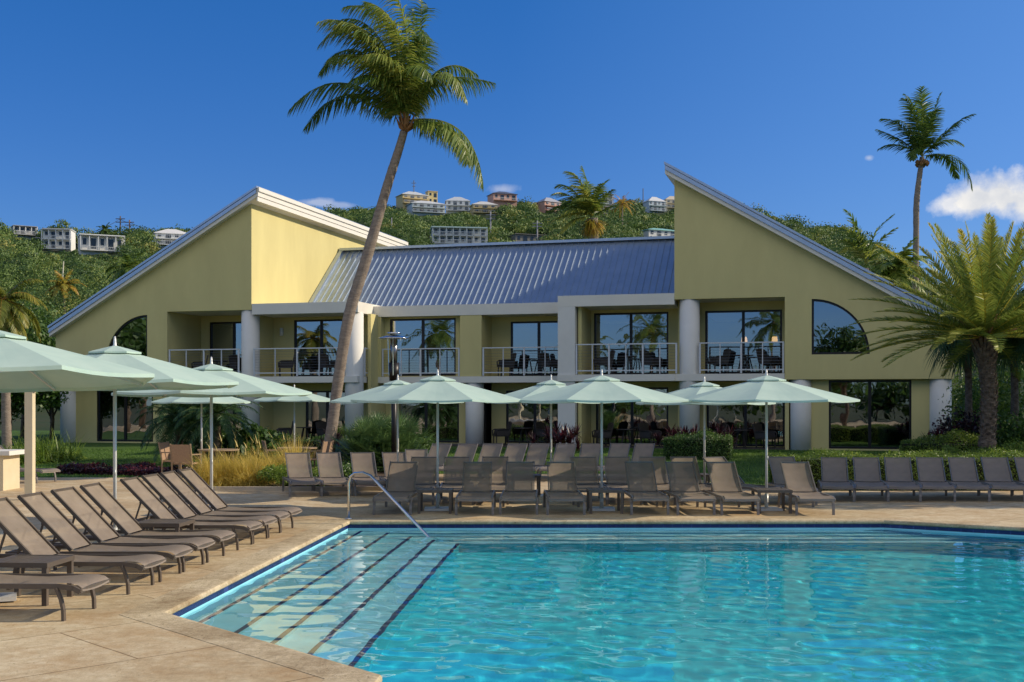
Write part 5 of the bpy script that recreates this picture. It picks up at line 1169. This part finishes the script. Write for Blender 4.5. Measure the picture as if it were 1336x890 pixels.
# utility poles
def upole(label, px, ytop, ybase, c=(.12, .09, .07), arms=True, wpx=2.2, tilt=0):
    D, zb = hill_at(px, ybase); k = D / F; r = empty('utility_pole', ((px - CX) * k, D, zb), 0, label, 'utility pole'); h = 2 + (HY - ytop) * k - zb
    m = MB(); m.tube([(0, 0, -2), (tilt * k, 0, h)], [wpx * k / 2, wpx * k / 2.6], 8); m.build('pole', hm(c), r)
    if arms:
        for q in (.9, .78): m = MB(); m.bar((tilt * k - 1.3, 0, h * q), (tilt * k + 1.3, 0, h * q), .2, .2); m.build('crossarm', hm(c), r)
    return Vector(((px - CX) * k + tilt * k, D, zb + h * .9))
a = upole('tall dark utility pole on the left ridge', 157, 282, 310); b = upole('brown utility pole just right of the dark one on the left ridge', 169, 287, 310, (.22, .13, .09))
upole('leaning bare pale pole on the left hillside', 79, 341, 395, (.5, .48, .36), False, 2.0, 4)
upole('grey pole on the hillside right of the leaning palm trunk', 511, 284, 312, (.3, .3, .32), False, 1.5); upole('tall grey utility pole below the small yellow house', 640, 276, 320, (.3, .3, .32)); upole('utility pole left of the windblown palm', 701, 288, 322, (.3, .3, .32))
upole('thin dark mast near the arcaded house', 839, 246, 262, (.1, .1, .1), False, 1.4)
upole('thin mast on the ridge beyond the right wing roof', 1158, 320, 345, (.1, .1, .1), False, 1.0)
def wire(p, q, sag, nm='power_line'):
    m = MB(); m.tube([p.lerp(q, t / 10) - Vector((0, 0, sag * 4 * (t / 10) * (1 - t / 10))) for t in range(11)], .07, 4); o = m.build(nm, hm((.05, .05, .05))); return o
tag(wire(a, b, .3), 'short dark power line between the two left ridge poles', 'cable'); e_ = at(262, 296, 330)
tag(wire(b, e_, 2.2), 'dark power line sagging from the brown pole to the right', 'cable'); tag(wire(a, at(60, 301, 320), 2.5), 'dark power line sagging from the dark pole to the left', 'cable')
# parked car by the white house
D, zb = hill_at(50, 321); k = D / F; r = empty('parked_car', ((50 - CX) * k, D - 1, zb + .6), R(8), 'white car parked left of the two storey white house', 'car')
cw = hm((.75, .75, .75), .3); m = MB(); m.box(-2.1, 2.1, -.85, .85, .35, .95); m.prism([(-1.5, .951), (1.3, .951), (.8, 1.45), (-.9, 1.45)], [], -.75, .75); m.build('body', cw, r)
m = MB(); m.prism([(-1.3, 1.0), (1.05, 1.0), (.72, 1.38), (-.85, 1.38)], [], -.78, -.752); m.build('side_window', M['hwin'], r)
for sx in (-1.35, 1.35):
    for sy in (-.8, .8): m = MB(); m.tube([(sx, sy - .1, .33), (sx, sy + .1, .33)], .33, 14); m.build('wheel', M['frame'], r)
# forest: one mass of crowns
M['forest'] = leafmat('forest_leaves', [(.028, .062, .013), (.065, .125, .022), (.14, .21, .035), (.30, .29, .06)], transl=.15, rough=.6)
cols = []
def crowns(n, pxlo, pxhi, Dlo, Dhi_f):
    px = rng.uniform(pxlo, pxhi, n); Dr = np.interp(px, DRX, DRY); D = Dlo + (Dr * Dhi_f - Dlo) * rng.random(n) ** .8; return px, D
acc = LF()
P1 = [crowns(2900, -150, 345, 118, 1.01), crowns(3300, 400, 900, 235, 1.01), crowns(420, 1040, 1200, 250, 1.01), crowns(700, -1200, -150, 118, 1.0), crowns(500, 1200, 2600, 118, 1.0), crowns(500, 345, 400, 200, 1.0), crowns(500, 900, 1040, 250, 1.0)]
px = np.concatenate([p[0] for p in P1]); D = np.concatenate([p[1] for p in P1]); keep = np.ones(len(px), bool)
hgt = rng.uniform(2.0, 5.2, len(px)) * (1 + .45 * (rng.random(len(px)) < .14))
z = hill_z(px, D); ytop = HY - (z + hgt - 2) / D * F
for (x0, x1, Dh, yt, yb) in HOUSES:
    near = (px > x0 - 5) & (px < x1 + 5)
    keep &= ~(near & (np.abs(D - Dh) < 11)); keep &= ~(near & (D < Dh) & (ytop < yb - (yb - yt) * .12))
for (x0, x1, y0, y1) in [(153, 161, 300, 345), (75, 88, 340, 400), (507, 515, 284, 312), (637, 643, 276, 320), (698, 704, 288, 322), (43, 58, 314, 322)]:
    keep &= ~((px > x0 - 3) & (px < x1 + 3) & (ytop < y1) & (D < 300) & (HY - (z - 2) / D * F > y0))
px, D, hgt, z = px[keep], D[keep], hgt[keep], z[keep]
for i in range(len(px)):
    vis = -150 < px[i] < 1300; nr = min(1.0, max(.42, D[i] / 380)); q = int(130 / nr ** 1.35) if vis else 40; big = nr if vis else 1.8
    s_ = nrm(rng.normal(0, 1, (q, 3))); s_[:, 2] = np.abs(s_[:, 2]) * 1.1 - .25
    nb = 4; lobe = nrm(rng.normal(0, 1, (nb, 3))) * .45; li = rng.integers(0, nb, q); rad = hgt[i] * rng.uniform(.6, .95)
    p = (lobe[li] * [1, 1, .6] + s_ * .62 * rng.uniform(.7, 1.05, (q, 1))) * [rad, rad, hgt[i] * .55] + [(px[i] - CX) / F * D[i], D[i], z[i] + hgt[i] * .45]
    tone = .42 + .16 * math.sin(px[i] * .043 + D[i] * .021) * math.cos(D[i] * .055 - px[i] * .017) + rng.normal(0, .17) + (.35 if rng.random() < .06 else 0)
    leafcards(acc, p, nrm(p - p.mean(0)), .60 * big, tone + rng.normal(0, .09, q), jit=.33, asp=.8)
o = acc.build('hillside_forest', M['forest']); tag(o, 'dense green scrub forest covering the hillside behind the building', 'forest', kind='stuff')
# small palms standing out of the forest
for (pxx, py, D, L, tone, lab, mm) in [(84, 372, 165, 2.9, .7, 'small yellow green palm on the left hillside below the leaning pole', 'frond_o'), (168, 350, 130, 3.4, .5, 'green palm on the hillside near the left wing roof edge', 'frond'), (137, 299, 325, 2.8, .35, 'tiny palm on the left ridge beside the dark pole', 'frond'), (812, 266, 330, 4.6, .8, 'yellowish palm on the hillside right of the windblown palm', 'frond_o'), (1168, 352, 64, 2.4, .6, 'low green palm showing behind the right wing eave', 'frond')]:
    p = at(pxx, py, D); gz = float(hill_z(pxx, D)) if D > 105 else .2; h = max(p.z - gz, 1.5); r = empty('hill_palm', (p.x, D, p.z - h), 0, lab, 'palm tree')
    trunk('trunk', [(0, 0, -1), (0, 0, h * .5), (0, 0, h)], [.2, .16, .15], M['bark'], r, n=8, sub=2); acc = LF(); crown_generic(acc, (0, 0, h), 20, L, lo=-30, hi=70, sag=1.4, leaf=.75, tone=tone, w=.16, nl=24, droop=.7); acc.build('crown', M[mm], r)
tree('tall rounded tree on the left ridge behind the white houses', at(82, HY, 322).x, 322, 11, 4.6, 3600, 'forest', .55, z0=float(hill_z(82, 322)) - 2.5, tone=.6, low=.05)
